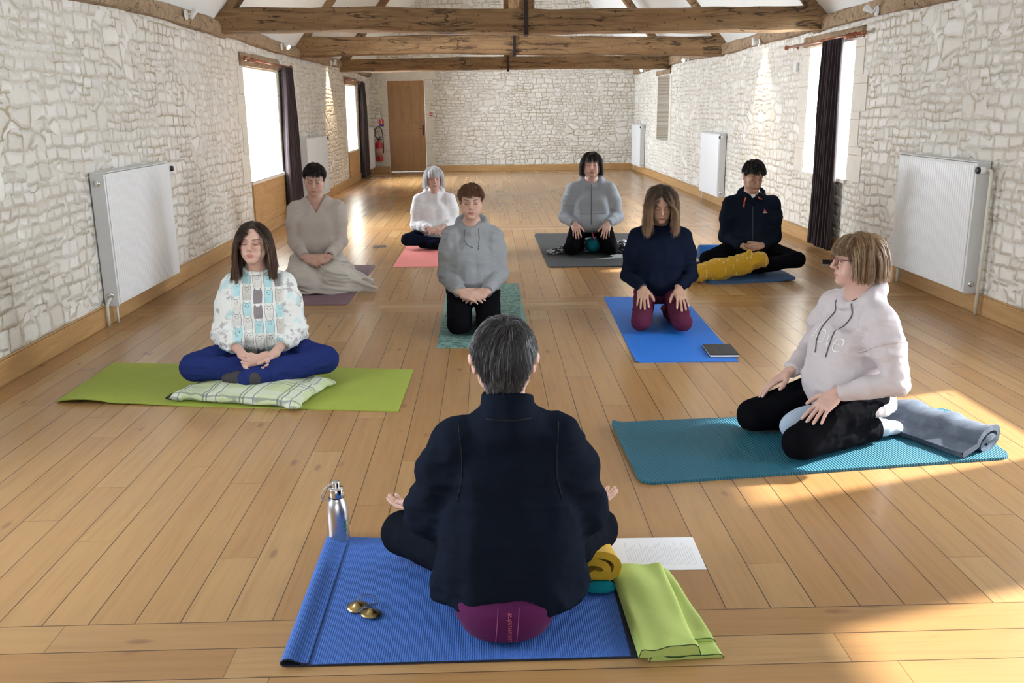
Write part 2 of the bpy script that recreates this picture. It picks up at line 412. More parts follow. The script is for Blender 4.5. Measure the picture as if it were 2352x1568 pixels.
def trim(o):
    global trim_n
    trim_n += 1; o.name = 'trim_%d' % trim_n; o['kind'] = 'structure'; return o
for s_, xw, nm in ((1, XL, 'left'), (-1, XR, 'right')):      # wall plates (old timber resting on the wall heads)
    for (y0, y1, sd_) in ((YF, 5.2, 3), (5.2, 10.1, 5), (10.1, 14.1, 8), (14.1, 18.1, 11), (18.1, YB, 14)):
        ob = rough_beam('plate', (xw-s_*.02, y0, 2.275), (xw-s_*.02, y1, 2.275), .17, .15, M_PLATE, 24, .010, seed=sd_)
        trim(ob)
beams = [(5.6, 2.35, .25, .0, 31), (9.9, 2.345, .245, .0, 1), (13.95, 2.36, .265, .0, 12), (17.95, 2.28, .235, .0, 23)]
for i, (y, z, h, sag, sd_) in enumerate(beams):
    if i == 0: continue
    ob = rough_beam('beam', (XL-.12, y, z), (XR+.12, y, z-(.04 if i == 2 else .02)), .26, h, M_BEAM, 60, .011, sag, sd_)
    trim(ob)
    # iron strap and king post
    st = MB(); st.box(-.022, .022, -.16, -.135, -h/2-.02, h/2+.05); st.box(-.022, .022, .135, .16, -h/2-.02, h/2+.05); st.box(-.022, .022, -.16, .16, -h/2-.035, -h/2-.015)
    s_o = st.build('iron_strap', M_IRON, loc=(.42, y, z)); s_o.name = 'iron_strap'; trim(s_o)
    ob = rough_beam('king', (.43, y, z+h/2-.02), (.43, y, ZAP-.1), .16, .16, M_RAFT, 20, .006, 0, sd_+2); trim(ob)
    for s_, xw in ((1, XL), (-1, XR)):       # principal rafters
        a = (xw+s_*(-.02), y, z+.02); bz = 2.36+SL*abs(XM-xw)-.14
        ob = rough_beam('raft', a, (XM-s_*.05, y, bz), .20, .22, M_RAFT, 30, .008, 0, sd_+s_*3+5); trim(ob)
for y in (7.2,):    # common rafters, half sunk in the plaster
    for s_, xw in ((1, XL), (-1, XR)):
        ob = rough_beam('raft', (xw, y, 2.36-.02), (XM, y, 2.36+SL*abs(XM-xw)-.02), .13, .12, M_RAFT, 20, .006, 0, int(y*7)+s_); trim(ob)
# baseboards
for nm, x0, x1 in (('left', XL, XL+.025), ('right', XR-.025, XR)):
    m = MB(); ys = [(YF, YB)]
    if nm == 'right': ys = [(YF, 2.5), (3.3, YB)]
    for y0, y1 in ys:
        m.box(x0, x1, y0, y1, 0, .135)
        m.box(min(x0, x1)+(-.0 if nm == 'left' else .006), max(x0, x1)-(.006 if nm == 'left' else 0), y0, y1, .135, .145)
    struct(m.build('baseboard_'+nm, M_OAK, bevel=.004))
m = MB(); m.box(XL+.026, -2.33, YB-.025, YB, 0, .14); m.box(-1.44, XR-.026, YB-.025, YB, 0, .14)
struct(m.build('baseboard_back', M_OAKX, bevel=.004))

# ashlar quoins round openings (slightly proud of the rubble)
def quoins(xw, s_, y0, y1, z0, z1, wa=.22, wb=.34, below=True):
    m = MB(); z = z0; k = 0
    while z < z1-.02:
        h = min(.33, z1-z)
        ww = wa if k % 2 else wb
        m.box(min(xw, xw-s_*.008), max(xw, xw-s_*.008), y0-ww, y0, z, z+h-.008); m.box(min(xw, xw-s_*.008), max(xw, xw-s_*.008), y1, y1+ww*.8, z, z+h-.008)
        z += h; k += 1
    m.box(min(xw, xw-s_*.008), max(xw, xw-s_*.008), y0-.2, y1+.2, z0-.02-(.0 if below else 0), z0-.008) if below else None
    return trim(m.build('quoins', M_ASH, bevel=.004))
quoins(XR, 1, 8.92, 10.2, .74, 2.06); quoins(XL, -1, 10.73, 12.40, .66, 1.95); quoins(XL, -1, 18.35, 19.72, .66, 1.93)
quoins(XR, 1, NICHE[0], NICHE[1], NICHE[2], NICHE[3], .16, .2)
m = MB()
z = .14; k = 0
while z < 2.1:
    h = min(.36, 2.12-z); ww = .14 if k % 2 else .22
    m.box(-2.32-ww, -2.325, YB-.01, YB, z, z+h-.008); m.box(-1.445, -1.45+ww, YB-.01, YB, z, z+h-.008); z += h; k += 1
m.box(-2.55, -1.2, YB-.01, YB, 2.12, 2.3); trim(m.build('door_surround', M_ASH, bevel=.004))

# windows: frame, panes
def window(n, xi, s_, y0, y1, z0, z1, mull=1):
    x = xi+s_*.42; e = empty('window_%d' % n, (x, (y0+y1)/2, z0)); struct(e)
    hw = (y1-y0)/2; H_ = z1-z0; m = MB(); a, b_ = -.03, .03
    m.box(a, b_, -hw, hw, 0, .07); m.box(a, b_, -hw, hw, H_-.07, H_); m.box(a, b_, -hw, -hw+.06, .07, H_-.07); m.box(a, b_, hw-.06, hw, .07, H_-.07)
    if mull: m.box(a, b_, -.04, .04, .07, H_-.07)
    m.build('window_frame', M_FRAME, e, bevel=.006)
    for q0, q1 in (((-hw+.06, -.04), (.04, hw-.06)) if mull else ((-hw+.06, hw-.06),)):
        MB().box(-.004, .004, q0, q1, .07, H_-.07).build('pane', M_GLASS, e)
    return e
window(1, XL, -1, *HL[1]); window(2, XL, -1, *HL[2]); window(3, XR, 1, *HR[1]); window(4, XL, -1, *HL[0])  # the last one is an unseen window added to light the front
window(5, XR, 1, HR[0][0], HR[0][1], .02, 2.12, 0); window(7, XR, 1, *HR[2], 0)
e = empty('window_6', (.4, YF-.42, .6)); struct(e)  # unseen window behind the camera, added for its light
m = MB(); m.box(-1.7, 1.7, -.03, .03, 0, .07); m.box(-1.7, 1.7, -.03, .03, 1.63, 1.7)
for x in (-1.7, -.6, .54, 1.64): m.box(x, x+.06, -.03, .03, .07, 1.63)
m.build('window_frame', M_FRAME, e)
for x in (-1.64, -.54, .60): MB().box(x, x+1.04 if x < .5 else 1.64, -.004, .004, .07, 1.63).build('pane', M_GLASS, e)
# limestone reveals lining + sills
def reveal(xi, s_, y0, y1, z0, z1, sill=True):
    m = MB(); a, b_ = sorted((xi-s_*.002, xi+s_*.40))
    m.box(a, b_, y0-.001, y0+.012, z0, z1); m.box(a, b_, y1-.012, y1+.001, z0, z1); m.box(a, b_, y0, y1, z1-.012, z1)
    if sill:
        c, d = sorted((xi-s_*.03, xi+s_*.40)); m.box(c, d, y0-.02, y1+.02, z0-.03, z0+.008)
    return trim(m.build('reveal', M_PLA if not sill else M_ASH, bevel=.003))
reveal(XL, -1, *HL[1]); reveal(XL, -1, *HL[2]); reveal(XR, 1, *HR[1])
# oak panels under the left windows
for (y0, y1, z0, z1) in HL[1:]:
    m = MB(); m.box(XL, XL+.014, y0, y1, .145, z0-.03)
    m.box(XL+.014, XL+.022, y0, y0+.09, .145, z0-.03); m.box(XL+.014, XL+.022, y1-.09, y1, .145, z0-.03); m.box(XL+.014, XL+.022, y0+.09, y1-.09, z0-.12, z0-.03); m.box(XL+.014, XL+.022, y0+.09, y1-.09, .145, .23)
    trim(m.build('panel', M_OAK, bevel=.003))
    # dark timber lintel board above
    trim(rough_beam('lintel', (XL-.03, y0-.12, z1+.085), (XL-.03, y1+.12, z1+.085), .12, .16, M_PLATE, 12, .004, 0, 5))
trim(rough_beam('lintel', (XR+.03, 8.72, 2.12), (XR+.03, 10.35, 2.12), .12, .11, M_PLATE, 12, .006, 0, 9))
trim(rough_beam('lintel', (XR+.03, NICHE[0]-.1, 2.10), (XR+.03, NICHE[1]+.1, 2.10), .12, .10, M_PLATE, 12, .006, 0, 15))
# door in the gable
e = empty('door_1', (-1.885, YB+.05, 0)); struct(e)
m = MB(); m.box(-.43, .43, -.02, .02, .005, 2.105)
for x0, x1, z0, z1 in ((-.43, -.32, 0, 2.1), (.32, .43, 0, 2.1), (-.32, .32, 1.98, 2.1), (-.32, .32, .96, 1.12), (-.32, .32, .72, .78), (-.32, .32, .005, .12), (-.13, -.09, 1.12, 1.98), (.09, .13, 1.12, 1.98), (-.13, -.09, .12, .72), (.09, .13, .12, .72)):
    m.box(x0, x1, -.032, -.02, max(z0, .005), z1)
m.build('door_leaf', M_DOOR, e, bevel=.004)
m = MB(); m.box(.36, .40, -.045, -.032, .85, 1.09); m.tube([(.38, -.045, 1.0), (.38, -.085, 1.0), (.28, -.09, 1.0)], .008, 8); m.build('door_handle', M_IRON, e)
e.location.y = YB+.04
# ================================================================ IMPLICIT SURFACES (bodies, clothes, cloth things)
f32 = np.float32
def A3(*v): return np.array(v if len(v) > 1 else v[0], dtype=np.float64)
def rotx(a): c, s = math.cos(a), math.sin(a); return np.array([[1, 0, 0], [0, c, -s], [0, s, c]])
def roty(a): c, s = math.cos(a), math.sin(a); return np.array([[c, 0, s], [0, 1, 0], [-s, 0, c]])
def rotz(a): c, s = math.cos(a), math.sin(a); return np.array([[c, -s, 0], [s, c, 0], [0, 0, 1]])
_T = RNG.uniform(-1, 1, (32, 32, 32)).astype(f32)
def vnoise(P):
    i = np.floor(P).astype(np.int32); f = P-i; f = f*f*(3-2*f); i &= 31; j = (i+1) & 31
    x0, y0, z0 = i[:, 0], i[:, 1], i[:, 2]; x1, y1, z1 = j[:, 0], j[:, 1], j[:, 2]; fx, fy, fz = f[:, 0], f[:, 1], f[:, 2]
    a = _T[x0, y0, z0]*(1-fx)+_T[x1, y0, z0]*fx; b = _T[x0, y1, z0]*(1-fx)+_T[x1, y1, z0]*fx
    c = _T[x0, y0, z1]*(1-fx)+_T[x1, y0, z1]*fx; d = _T[x0, y1, z1]*(1-fx)+_T[x1, y1, z1]*fx
    return (a*(1-fy)+b*fy)*(1-fz)+(c*(1-fy)+d*fy)*fz
def ridged(P):      # soft creases
    n = vnoise(P); n2 = vnoise(P*2.1+7.3)
    return (1-np.abs(n)*1.9)+.4*(1-np.abs(n2)*1.9)
class Fr:           # frame: origin, rotation (columns = axes), scale
    def __init__(s, o=(0, 0, 0), R=np.eye(3), k=1.0): s.o = A3(o); s.R = np.array(R); s.k = k
    def loc(s, P): return (P-s.o) @ s.R/s.k
    def pt(s, p): return s.o+s.R @ (A3(p)*s.k)
ID = Fr()
class SDF:
    def __init__(s): s.ops = []; s.disp = None; s.clip = []
    def _add(s, fn, c, rad, k, mode): s.ops.append((fn, A3(c), rad, k, mode)); return s
    def ell(s, c, r, k=.01, F=ID, R=None, mode='u'):
        c = A3(c); r = A3(r if np.ndim(r) else (r, r, r)); ri = r
        def fn(P):
            q = F.loc(P)-c
            if R is not None: q = q @ R
            a = np.sqrt(((q/ri)**2).sum(1)); b = np.sqrt(((q/ri**2)**2).sum(1)); return a*(a-1)/np.maximum(b, 1e-6)*F.k
        return s._add(fn, F.pt(c), r.max()*F.k, k*F.k, mode)
    def cap(s, a, b, ra, rb=None, k=.01, F=ID, mode='u', flat=None):
        a = F.pt(a); b = F.pt(b); rb = ra if rb is None else rb; ra *= F.k; rb *= F.k; ab = b-a; L2 = max(ab @ ab, 1e-9)
        if flat is not None: ax, fs = F.R @ A3(flat[0]), flat[1]
        def fn(P):
            q = P-a; t = np.clip(q @ ab/L2, 0, 1)[:, None]; q = q-t*ab
            if flat is not None: e = q @ ax; q = q+np.outer(e*(fs-1), ax)
            return np.sqrt((q*q).sum(1))-(ra+(rb-ra)*t[:, 0])
        return s._add(fn, (a+b)/2, math.sqrt(L2)/2+max(ra, rb), k*F.k, mode)
    def chain(s, pts, rs, k=.01, F=ID, mode='u', flat=None):
        for i in range(len(pts)-1): s.cap(pts[i], pts[i+1], rs[i], rs[i+1], k, F, mode, flat)
        return s
    def box(s, c, h, r=.005, k=.005, F=ID, R=None, mode='u'):
        c = A3(c); h = A3(h)
        def fn(P):
            q = F.loc(P)-c
            if R is not None: q = q @ R
            q = np.abs(q)-(h-r); return (np.sqrt((np.maximum(q, 0)**2).sum(1))+np.minimum(q.max(1), 0)-r)*F.k
        return s._add(fn, F.pt(c), float(np.linalg.norm(h))*F.k, k*F.k, mode)
    def loft(s, sec, k=.02, F=ID, mode='u', capk=.03):
        """stack of superellipses (z, cx, cy, rx, ry, p)"""
        S = np.array(sec, float); zz = np.linspace(S[0, 0], S[-1, 0], 80); cols = []
        for j in range(1, 6):
            v = np.interp(zz, S[:, 0], S[:, j]); kk = np.ones(9)/9; v2 = np.convolve(np.pad(v, 4, 'edge'), kk, 'valid'); cols.append(v2)
        z0, z1 = S[0, 0], S[-1, 0]
        def fn(P):
            q = F.loc(P); z = np.clip(q[:, 2], z0, z1); cx, cy, rx, ry, p = [np.interp(z, zz, c) for c in cols]
            x = np.abs(q[:, 0]-cx); y = np.abs(q[:, 1]-cy); rho = ((x/rx)**p+(y/ry)**p)**(1/p)+1e-6; rr = np.sqrt(x*x+y*y)
            d = np.where(rho > .25, rr*(1-1/rho), -np.minimum(rx, ry)*.75)
            e = np.maximum(z0-q[:, 2], q[:, 2]-z1)
            h = np.maximum(capk-np.abs(d-e), 0)/capk
            return (np.maximum(d, e)+h*h*capk/4)*F.k
        c = (S[0, 1:3]+S[-1, 1:3])/2; rad = math.hypot(max(S[:, 3].max(), S[:, 4].max())+.05, (z1-z0)/2)
        return s._add(fn, F.pt((c[0], c[1], (z0+z1)/2)), rad*F.k, k, mode)
    def plane(s, p, n, k=.004):     # keep the side the normal points AWAY from
        p = A3(p); n = A3(n)/np.linalg.norm(n)
        s.ops.append((lambda P: (P-p) @ n, p, 1e3, k, 'i')); return s
    def fn(s, f, c, rad, k=.01, mode='u'): return s._add(f, c, rad, k, mode)
    def ev(s, P, c=None, hb=1e3):
        d = np.full(len(P), 1.0)
        for fn, pc, rad, k, mode in s.ops:
            if c is not None and mode != 'i' and np.linalg.norm(c-pc)-rad-hb > k+.02: continue
            e = fn(P)
            if mode == 'u': h = np.maximum(k-np.abs(d-e), 0)/k; d = np.minimum(d, e)-h*h*k/4
            elif mode == 's': e = -e; h = np.maximum(k-np.abs(d-e), 0)/k; d = np.maximum(d, e)+h*h*k/4
            else: h = np.maximum(k-np.abs(d-e), 0)/k; d = np.maximum(d, e)+h*h*k/4
        if s.disp is not None:
            m = np.abs(d) < .05
            if m.any(): d[m] = d[m]+s.disp(P[m])
        return d
    def mesh(s, h=.006):
        cs = np.array([o[1] for o in s.ops if o[4] == 'u']); rs = np.array([o[2] for o in s.ops if o[4] == 'u'])[:, None]
        lo = (cs-rs).min(0)-.02; hi = (cs+rs).max(0)+.02; n = 10
        nb = np.ceil((hi-lo)/(n*h)).astype(int); N = nb*n+1
        bc = np.stack(np.meshgrid(*[np.arange(b) for b in nb], indexing='ij'), -1).reshape(-1, 3)
        cen = lo+(bc+.5)*n*h; hb = n*h/2*math.sqrt(3)
        dc = np.empty(len(cen))
        for i in range(0, len(cen), 20000): dc[i:i+20000] = s.ev(cen[i:i+20000])
        D = np.ones(N, f32); sg = np.where(dc.reshape(nb) < 0, -1., 1.).astype(f32)
        D[:-1, :-1, :-1] = np.repeat(np.repeat(np.repeat(sg, n, 0), n, 1), n, 2)
        near = np.where(np.abs(dc) < hb*1.35+.012)[0]
        off = np.stack(np.meshgrid(*[np.arange(n+1)]*3, indexing='ij'), -1).reshape(-1, 3)*h
        for b in near:
            i, j, k = bc[b]*n; D[i:i+n+1, j:j+n+1, k:k+n+1] = s.ev(lo+np.array([i, j, k])*h+off, cen[b], hb).reshape(n+1, n+1, n+1)
        return nets(D, lo, h)
def nets(D, lo, h):
    I = D < 0
    cnt = np.zeros(np.array(D.shape)-1, np.uint8)
    for a in (0, 1):
        for b in (0, 1):
            for c in (0, 1): cnt += I[a:D.shape[0]-1+a, b:D.shape[1]-1+b, c:D.shape[2]-1+c]
    act = np.argwhere((cnt > 0) & (cnt < 8)); idx = np.full(cnt.shape, -1, np.int32); idx[tuple(act.T)] = np.arange(len(act))
    acc = np.zeros((len(act), 3)); num = np.zeros(len(act))
    C = [(a, b, c) for a in (0, 1) for b in (0, 1) for c in (0, 1)]
    for p in C:
        for ax in range(3):
            if p[ax]: continue
            q = list(p); q[ax] = 1
            dp = D[act[:, 0]+p[0], act[:, 1]+p[1], act[:, 2]+p[2]]; dq = D[act[:, 0]+q[0], act[:, 1]+q[1], act[:, 2]+q[2]]
            m = (dp < 0) != (dq < 0); t = np.where(m, dp/np.where(m, dp-dq, 1), 0)
            pos = np.repeat(A3(p)[None], len(act), 0); pos[:, ax] += t; acc += pos*m[:, None]; num += m
    V_ = lo+(act+acc/num[:, None])*h; F_ = []
    for ax in range(3):
        sl = [slice(1, -1)]*3; sl[ax] = slice(0, -1); sl2 = list(sl); sl2[ax] = slice(1, None)
        a = I[tuple(sl)]; b = I[tuple(sl2)]; ed = np.argwhere(a != b)
        off = np.ones(3, int); off[ax] = 0; e = ed+off; fl = a[tuple(ed.T)]
        u = (ax+1) % 3; v = (ax+2) % 3; U = np.zeros(3, int); U[u] = 1; W = np.zeros(3, int); W[v] = 1
        q = np.stack([idx[tuple((e-U-W).T)], idx[tuple((e-W).T)], idx[tuple(e.T)], idx[tuple((e-U).T)]], 1)
        q[~fl] = q[~fl][:, ::-1]; F_.append(q)
    F_ = np.concatenate(F_); F_ = F_[(F_ >= 0).all(1)]
    return V_, F_
def arr_mesh(name, V_, F_, m, parent=None, attrs=None, smooth=True):
    me = bpy.data.meshes.new(name); nv, nf, k = len(V_), len(F_), F_.shape[1]
    me.vertices.add(nv); me.vertices.foreach_set('co', np.ascontiguousarray(V_, dtype=f32).ravel())
    me.loops.add(nf*k); me.loops.foreach_set('vertex_index', np.ascontiguousarray(F_, dtype=np.int32).ravel())
    me.polygons.add(nf); me.polygons.foreach_set('loop_start', np.arange(0, nf*k, k, dtype=np.int32))
    me.polygons.foreach_set('use_smooth', np.full(nf, smooth))
    me.update(calc_edges=True)
    for x in (m if isinstance(m, (list, tuple)) else [m]): me.materials.append(x)
    for an, av in (attrs or {}).items():
        av = np.ascontiguousarray(av, dtype=f32)
        if av.ndim == 1: at = me.attributes.new(an, 'FLOAT', 'POINT'); at.data.foreach_set('value', av)
        else: at = me.attributes.new(an, 'FLOAT_VECTOR', 'POINT'); at.data.foreach_set('vector', av.ravel())
    o = bpy.data.objects.new(name, me); COL.objects.link(o)
    if parent is not None: o.parent = parent
    return o
def relax(V_, F_, it=1, lam=.5):
    for _ in range(it):
        acc = np.zeros_like(V_); n = np.zeros(len(V_)); k = F_.shape[1]
        for a in range(k):
            b = (a+1) % k; np.add.at(acc, F_[:, a], V_[F_[:, b]]); np.add.at(n, F_[:, a], 1); np.add.at(acc, F_[:, b], V_[F_[:, a]]); np.add.at(n, F_[:, b], 1)
        V_ = V_+lam*(acc/np.maximum(n, 1)[:, None]-V_)
    return V_
def sdf_obj(name, sd, h, m, parent=None, attrs=None, it=1):
    V_, F_ = sd.mesh(h)
    if it: V_ = relax(V_, F_, it)
    return arr_mesh(name, V_, F_, m, parent, attrs(V_) if attrs else None)
# ================================================================ PEOPLE
def m_skin(base, lip=(.50, .16, .13), brow=(.09, .05, .03), red=.25):
    def f(t, b):
        H_ = t.attr('hl'); x, y, z = t.xyz(H_); ax = x.abs(); P = t.pos('Object')
        front = t.step(y, .02, .045)
        n = t.noise(P, 30, 4, .6); n2 = t.noise(P, 9, 3)
        c = t.mix(n*.5, base, tuple(v*.82 for v in base)); rd = (base[0]*.98, base[1]*.70, base[2]*.62)
        def blob(cx, cz, rx, rz, soft=.5, X=None):
            X = ax if X is None else X
            d = (((X-cx)/rx)*((X-cx)/rx)+((z-cz)/rz)*((z-cz)/rz)).sqrt(); return (1-t.step(d, 1-soft, 1+soft))*front
        c = t.mix(blob(.040, -.030, .024, .020, .7)*red, c, rd); c = t.mix(blob(0, -.034, .014, .014, .6)*red*1.1, c, rd)
        c = t.mix(n2*.25, c, rd)
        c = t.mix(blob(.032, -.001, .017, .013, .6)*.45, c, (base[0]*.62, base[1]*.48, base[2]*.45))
        # brows
        bz = .0185+(ax-.012)*.16-((ax-.030)*(ax-.030))*7.0
        br = (1-t.step((z-bz).abs(), .0020, .0050))*t.step(ax, .010, .017)*(1-t.step(ax, .044, .054))*front
        hairn = t.step(t.noise(t.vec(x*700, z*300, 0), 1, 2), .3, .65)
        c = t.mix(br*(.55+hairn*.4), c, brow)
        # lash line of the lowered lid
        q = (ax-.0315)/.0155; lz = -.0085+q*q*.0050-((.0315-ax)*.06)
        la = (1-t.step((z-lz).abs(), .0010, .0026))*(1-t.step(q.abs(), .8, 1.0))*front
        c = t.mix(la*.85, c, (.06, .035, .025))
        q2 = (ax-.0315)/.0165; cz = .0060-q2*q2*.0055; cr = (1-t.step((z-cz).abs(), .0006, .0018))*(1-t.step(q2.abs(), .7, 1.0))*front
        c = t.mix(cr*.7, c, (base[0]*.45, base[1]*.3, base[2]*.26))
        # lips
        lw = ax/.0245; up = -.0620-lw*lw*.0045-(1-t.step(ax, 0, .006))*.0012; dn = -.0815+lw*lw*.0135
        li = t.step(z, -.0015, .0015) if False else None
        lm = (1-t.step(z-up, -.001, .001))*t.step(z-dn, -.001, .0015)*(1-t.step(lw, .85, 1.02))*front
        c = t.mix(lm*.75, c, lip)
        ml = (1-t.step((z+.0705+lw*lw*.0016).abs(), .0005, .0017))*(1-t.step(lw, .9, 1.1))*front
        c = t.mix(ml*.9, c, (.13, .035, .03))
        no = blob(.0068, -.0478, .0046, .0026, .35)*t.step(y, .09, .1)
        c = t.mix(no*.7, c, (.14, .05, .035))
        nail = t.attr('nail', 'Fac'); c = t.mix(nail*.6, c, (.75, .50, .44))
        return {'Base Color': c, 'Roughness': t.lin(n, .3, .7, .42, .58), 'Normal': t.bump(t.noise(P, 160, 3), .06, .002)}
    return f
def skin_mat(nm, base, **k): return mat('skin_'+nm, sss=.12, build=m_skin(base, **k), spec=.4)

def ik(S, W, l1, l2, pole):
    S, W, pole = A3(S), A3(W), A3(pole); d = W-S; L = min(np.linalg.norm(d), (l1+l2)*.999); u = d/np.linalg.norm(d)
    a = (l1*l1-l2*l2+L*L)/(2*L); h = math.sqrt(max(l1*l1-a*a, 0)); p = pole-u*(pole @ u); p /= np.linalg.norm(p); return S+u*a+p*h
def basis(x, z):
    x = A3(x)/np.linalg.norm(x); z = A3(z)-x*(A3(z) @ x); z /= np.linalg.norm(z); return np.stack([x, np.cross(z, x), z], 1)
def hand(sd, W, fdir, back, side, curl=.25, spread=1.0, k=1.0, nails=None, thumb=.6, curls=None):
    """W wrist; fdir finger direction; back = direction the back of the hand faces; side=+1 thumb towards +y of frame"""
    F = Fr(W, basis(fdir, back), k); s = side
    sd.cap((-.02, 0, 0), (.016, 0, 0), .0235, .025, .012, F, flat=((0, 0, 1), 1.35))
    sd.box((.050, s*-.001, 0), (.040, .037, .0125), .0115, .014, F)
    sd.ell((.034, s*.026, -.006), (.026, .014, .014), .014, F)
    sd.ell((.040, s*-.026, -.006), (.030, .012, .012), .012, F)
    fing = [(.0865, .0290, .044, .026, .022, .0083, 1.0), (.0915, .0098, .049, .030, .023, .0086, .3), (.0885, -.0098, .046, .028, .022, .0082, -.35), (.0800, -.0280, .035, .021, .019, .0072, -1.1)]
    for i, (bx, by, l1, l2, l3, r, sp) in enumerate(fing):
        an = s*sp*.095*spread; cu = (curls[i] if curls else curl)*(1+.12*i); p = A3(bx, s*by, 0); d0 = A3(math.cos(an), math.sin(an), 0); a = cu*.55
        sd.cap(A3(bx-.030, s*by*.9, .0015), p, .0098, r*1.12, .008, F)
        for j, (l, ra, rb) in enumerate(((l1, r*1.08, r), (l2, r*1.02, r*.93), (l3, r*.93, r*.78))):
            dd = A3(d0[0]*math.cos(a), d0[1]*math.cos(a), -math.sin(a)); q = p+dd*l*.92
            sd.cap(p, q, ra, rb, .0022 if j else .004, F); p = q; a += cu*(1.0 if j == 0 else .75)
            if j == 2 and nails is not None:
                nn = A3(d0[0]*math.sin(a-cu*.75), d0[1]*math.sin(a-cu*.75), math.cos(a-cu*.75)); nails.append((F.pt(q-dd*l*.25+nn*r*.8), .0062*k))
    t0 = A3(.018, s*.024, -.004); ta = thumb; d1 = A3(math.cos(ta), s*math.sin(ta), -.28); d1 /= np.linalg.norm(d1); t1 = t0+d1*.040
    d2 = A3(math.cos(ta*.7), s*math.sin(ta*.7), -.22); d2 /= np.linalg.norm(d2); t2 = t1+d2*.032; d3 = A3(math.cos(ta*.35), s*math.sin(ta*.35), -.2); d3 /= np.linalg.norm(d3); t3 = t2+d3*.024
    sd.chain([t0, t1, t2, t3], [.0135, .0115, .0098, .0078], .006, F)
    return F
def head_sdf(sd, F, fem=1.0, nose=1.0, jaw=1.0, ears=True, fat=0.0, eo=0.0):
    E = lambda c, r, k=.01, m='u': sd.ell(c, r, k, F, mode=m)
    E((0, -.016, .034), (.0735, .0925, .0800), .01)
    E((0, .020, -.028), (.0590+fat*.5, .0600, .0740), .03)
    E((0, .032, .040), (.0590, .0520, .0480), .02)
    for s in (1, -1):
        sd.cap((s*.050*jaw, .004, -.058), (s*.015, .062, -.099), .0170+fat, .0150, .030, F)
        sd.cap((s*.056, -.002, -.020), (s*.050*jaw, .004, -.058), .0150, .0150+fat, .020, F)
        E((s*.041, .050, -.026), (.0200, .0200, .0170), .018)
        E((s*.034, .056, -.060), (.020+fat, .022, .024), .02)
    E((0, .068, -.101), (.0170*jaw, .0135, .0125), .016)
    E((0, .0640, -.068), (.0300, .0230, .0260), .016)
    sd.cap((-.026, .0740, .0170), (.026, .0740, .0170), .0110, .0110, .016, F)
    for s in (1, -1): E((s*.0305, .0915, -.0010), (.0175, .0170, .0130), .012, 's')
    for s in (1, -1): E((s*.0315, .0675, -.0035), (.0165, .0140, .0118), .0035)
    sd.chain([(0, .0825, .0120), (0, .0930, -.0120), (0, .1045*nose**.25, -.0310)], [.0072, .0072, .0092], .007, F)
    E((0, .1045, -.0345), (.0092, .0088, .0082), .006)
    for s in (1, -1): E((s*.0122, .0925, -.0400), (.0068, .0085, .0068), .005)
    for s in (1, -1): E((s*.0064, .0985, -.0478), (.0036, .0050, .0030), .003, 's')
    sd.chain([(-.0215, .0800, -.0710), (-.009, .0875, -.0665), (0, .0880, -.0672), (.009, .0875, -.0665), (.0215, .0800, -.0710)], [.0026, .0038, .0036, .0038, .0026], .005, F)
    sd.chain([(-.0190, .0795, -.0730), (0, .0858, -.0768), (.0190, .0795, -.0730)], [.0030, .0050, .0030], .005, F)
    sd.chain([(-.0225, .0850, -.0718), (0, .0950, -.0705), (.0225, .0850, -.0718)], [.0010, .0016, .0010], .0035, F, 's')
    E((0, .0860, -.0885), (.016, .006, .0045), .010, 's')
    if ears:
        for s in (1, -1):
            Re = rotz(s*-.38) @ rotx(-.15)
            sd.ell((s*(.0775+eo*.6), -.014, -.010), (.0055, .0175, .0310), .006, F, Re)
            sd.ell((s*(.0800+eo), -.020, .004), (.0085, .0165, .0170), .006, F, Re)
            sd.ell((s*.0760, -.004, -.034), (.0060, .0085, .0090), .006, F)
            sd.ell((s*(.0880+eo), -.006, -.004), (.0060, .0100, .0170), .005, F, Re, 's')

def simple_head(F, Sh, off):
    """cheap distance to head + neck + shoulders for hair"""
    shp = [((0, -.016, .034), (.0735, .0925, .0800)), ((0, .022, -.028), (.061, .062, .076)), ((0, .032, .040), (.059, .052, .048)), ((0, .045, -.06), (.045, .04, .05))]
    def d(P):
        q = F.loc(P); r = np.full(len(P), 9.)
        for c, rr in shp:
            e = (q-A3(c))/A3(rr); a = np.sqrt((e*e).sum(1)); b = np.sqrt(((e/A3(rr))**2).sum(1)); r = np.minimum(r, a*(a-1)/np.maximum(b, 1e-6)*F.k)
        for (a, b, ra, rb) in Sh:
            ab = b-a; t = np.clip((P-a) @ ab/(ab @ ab), 0, 1)[:, None]; e = P-a-t*ab; r = np.minimum(r, np.sqrt((e*e).sum(1))-(ra+(rb-ra)*t[:, 0]))
        return r
    return d
def in_scalp(q, st):
    """which directions on the skull carry hair (head-local coordinates)"""
    x, y, z = q[:, 0], q[:, 1], q[:, 2]; fl = st.get('front', .058)
    side = np.where(y > .030, fl, np.where(y > .008, -.015+(y-.008)/.022*(fl+.015), np.where(y > -.030, .012, st.get('nape', -.062))))
    side = np.where((y > .030), fl-np.abs(x)*st.get('temple', .25), side)
    return z > side
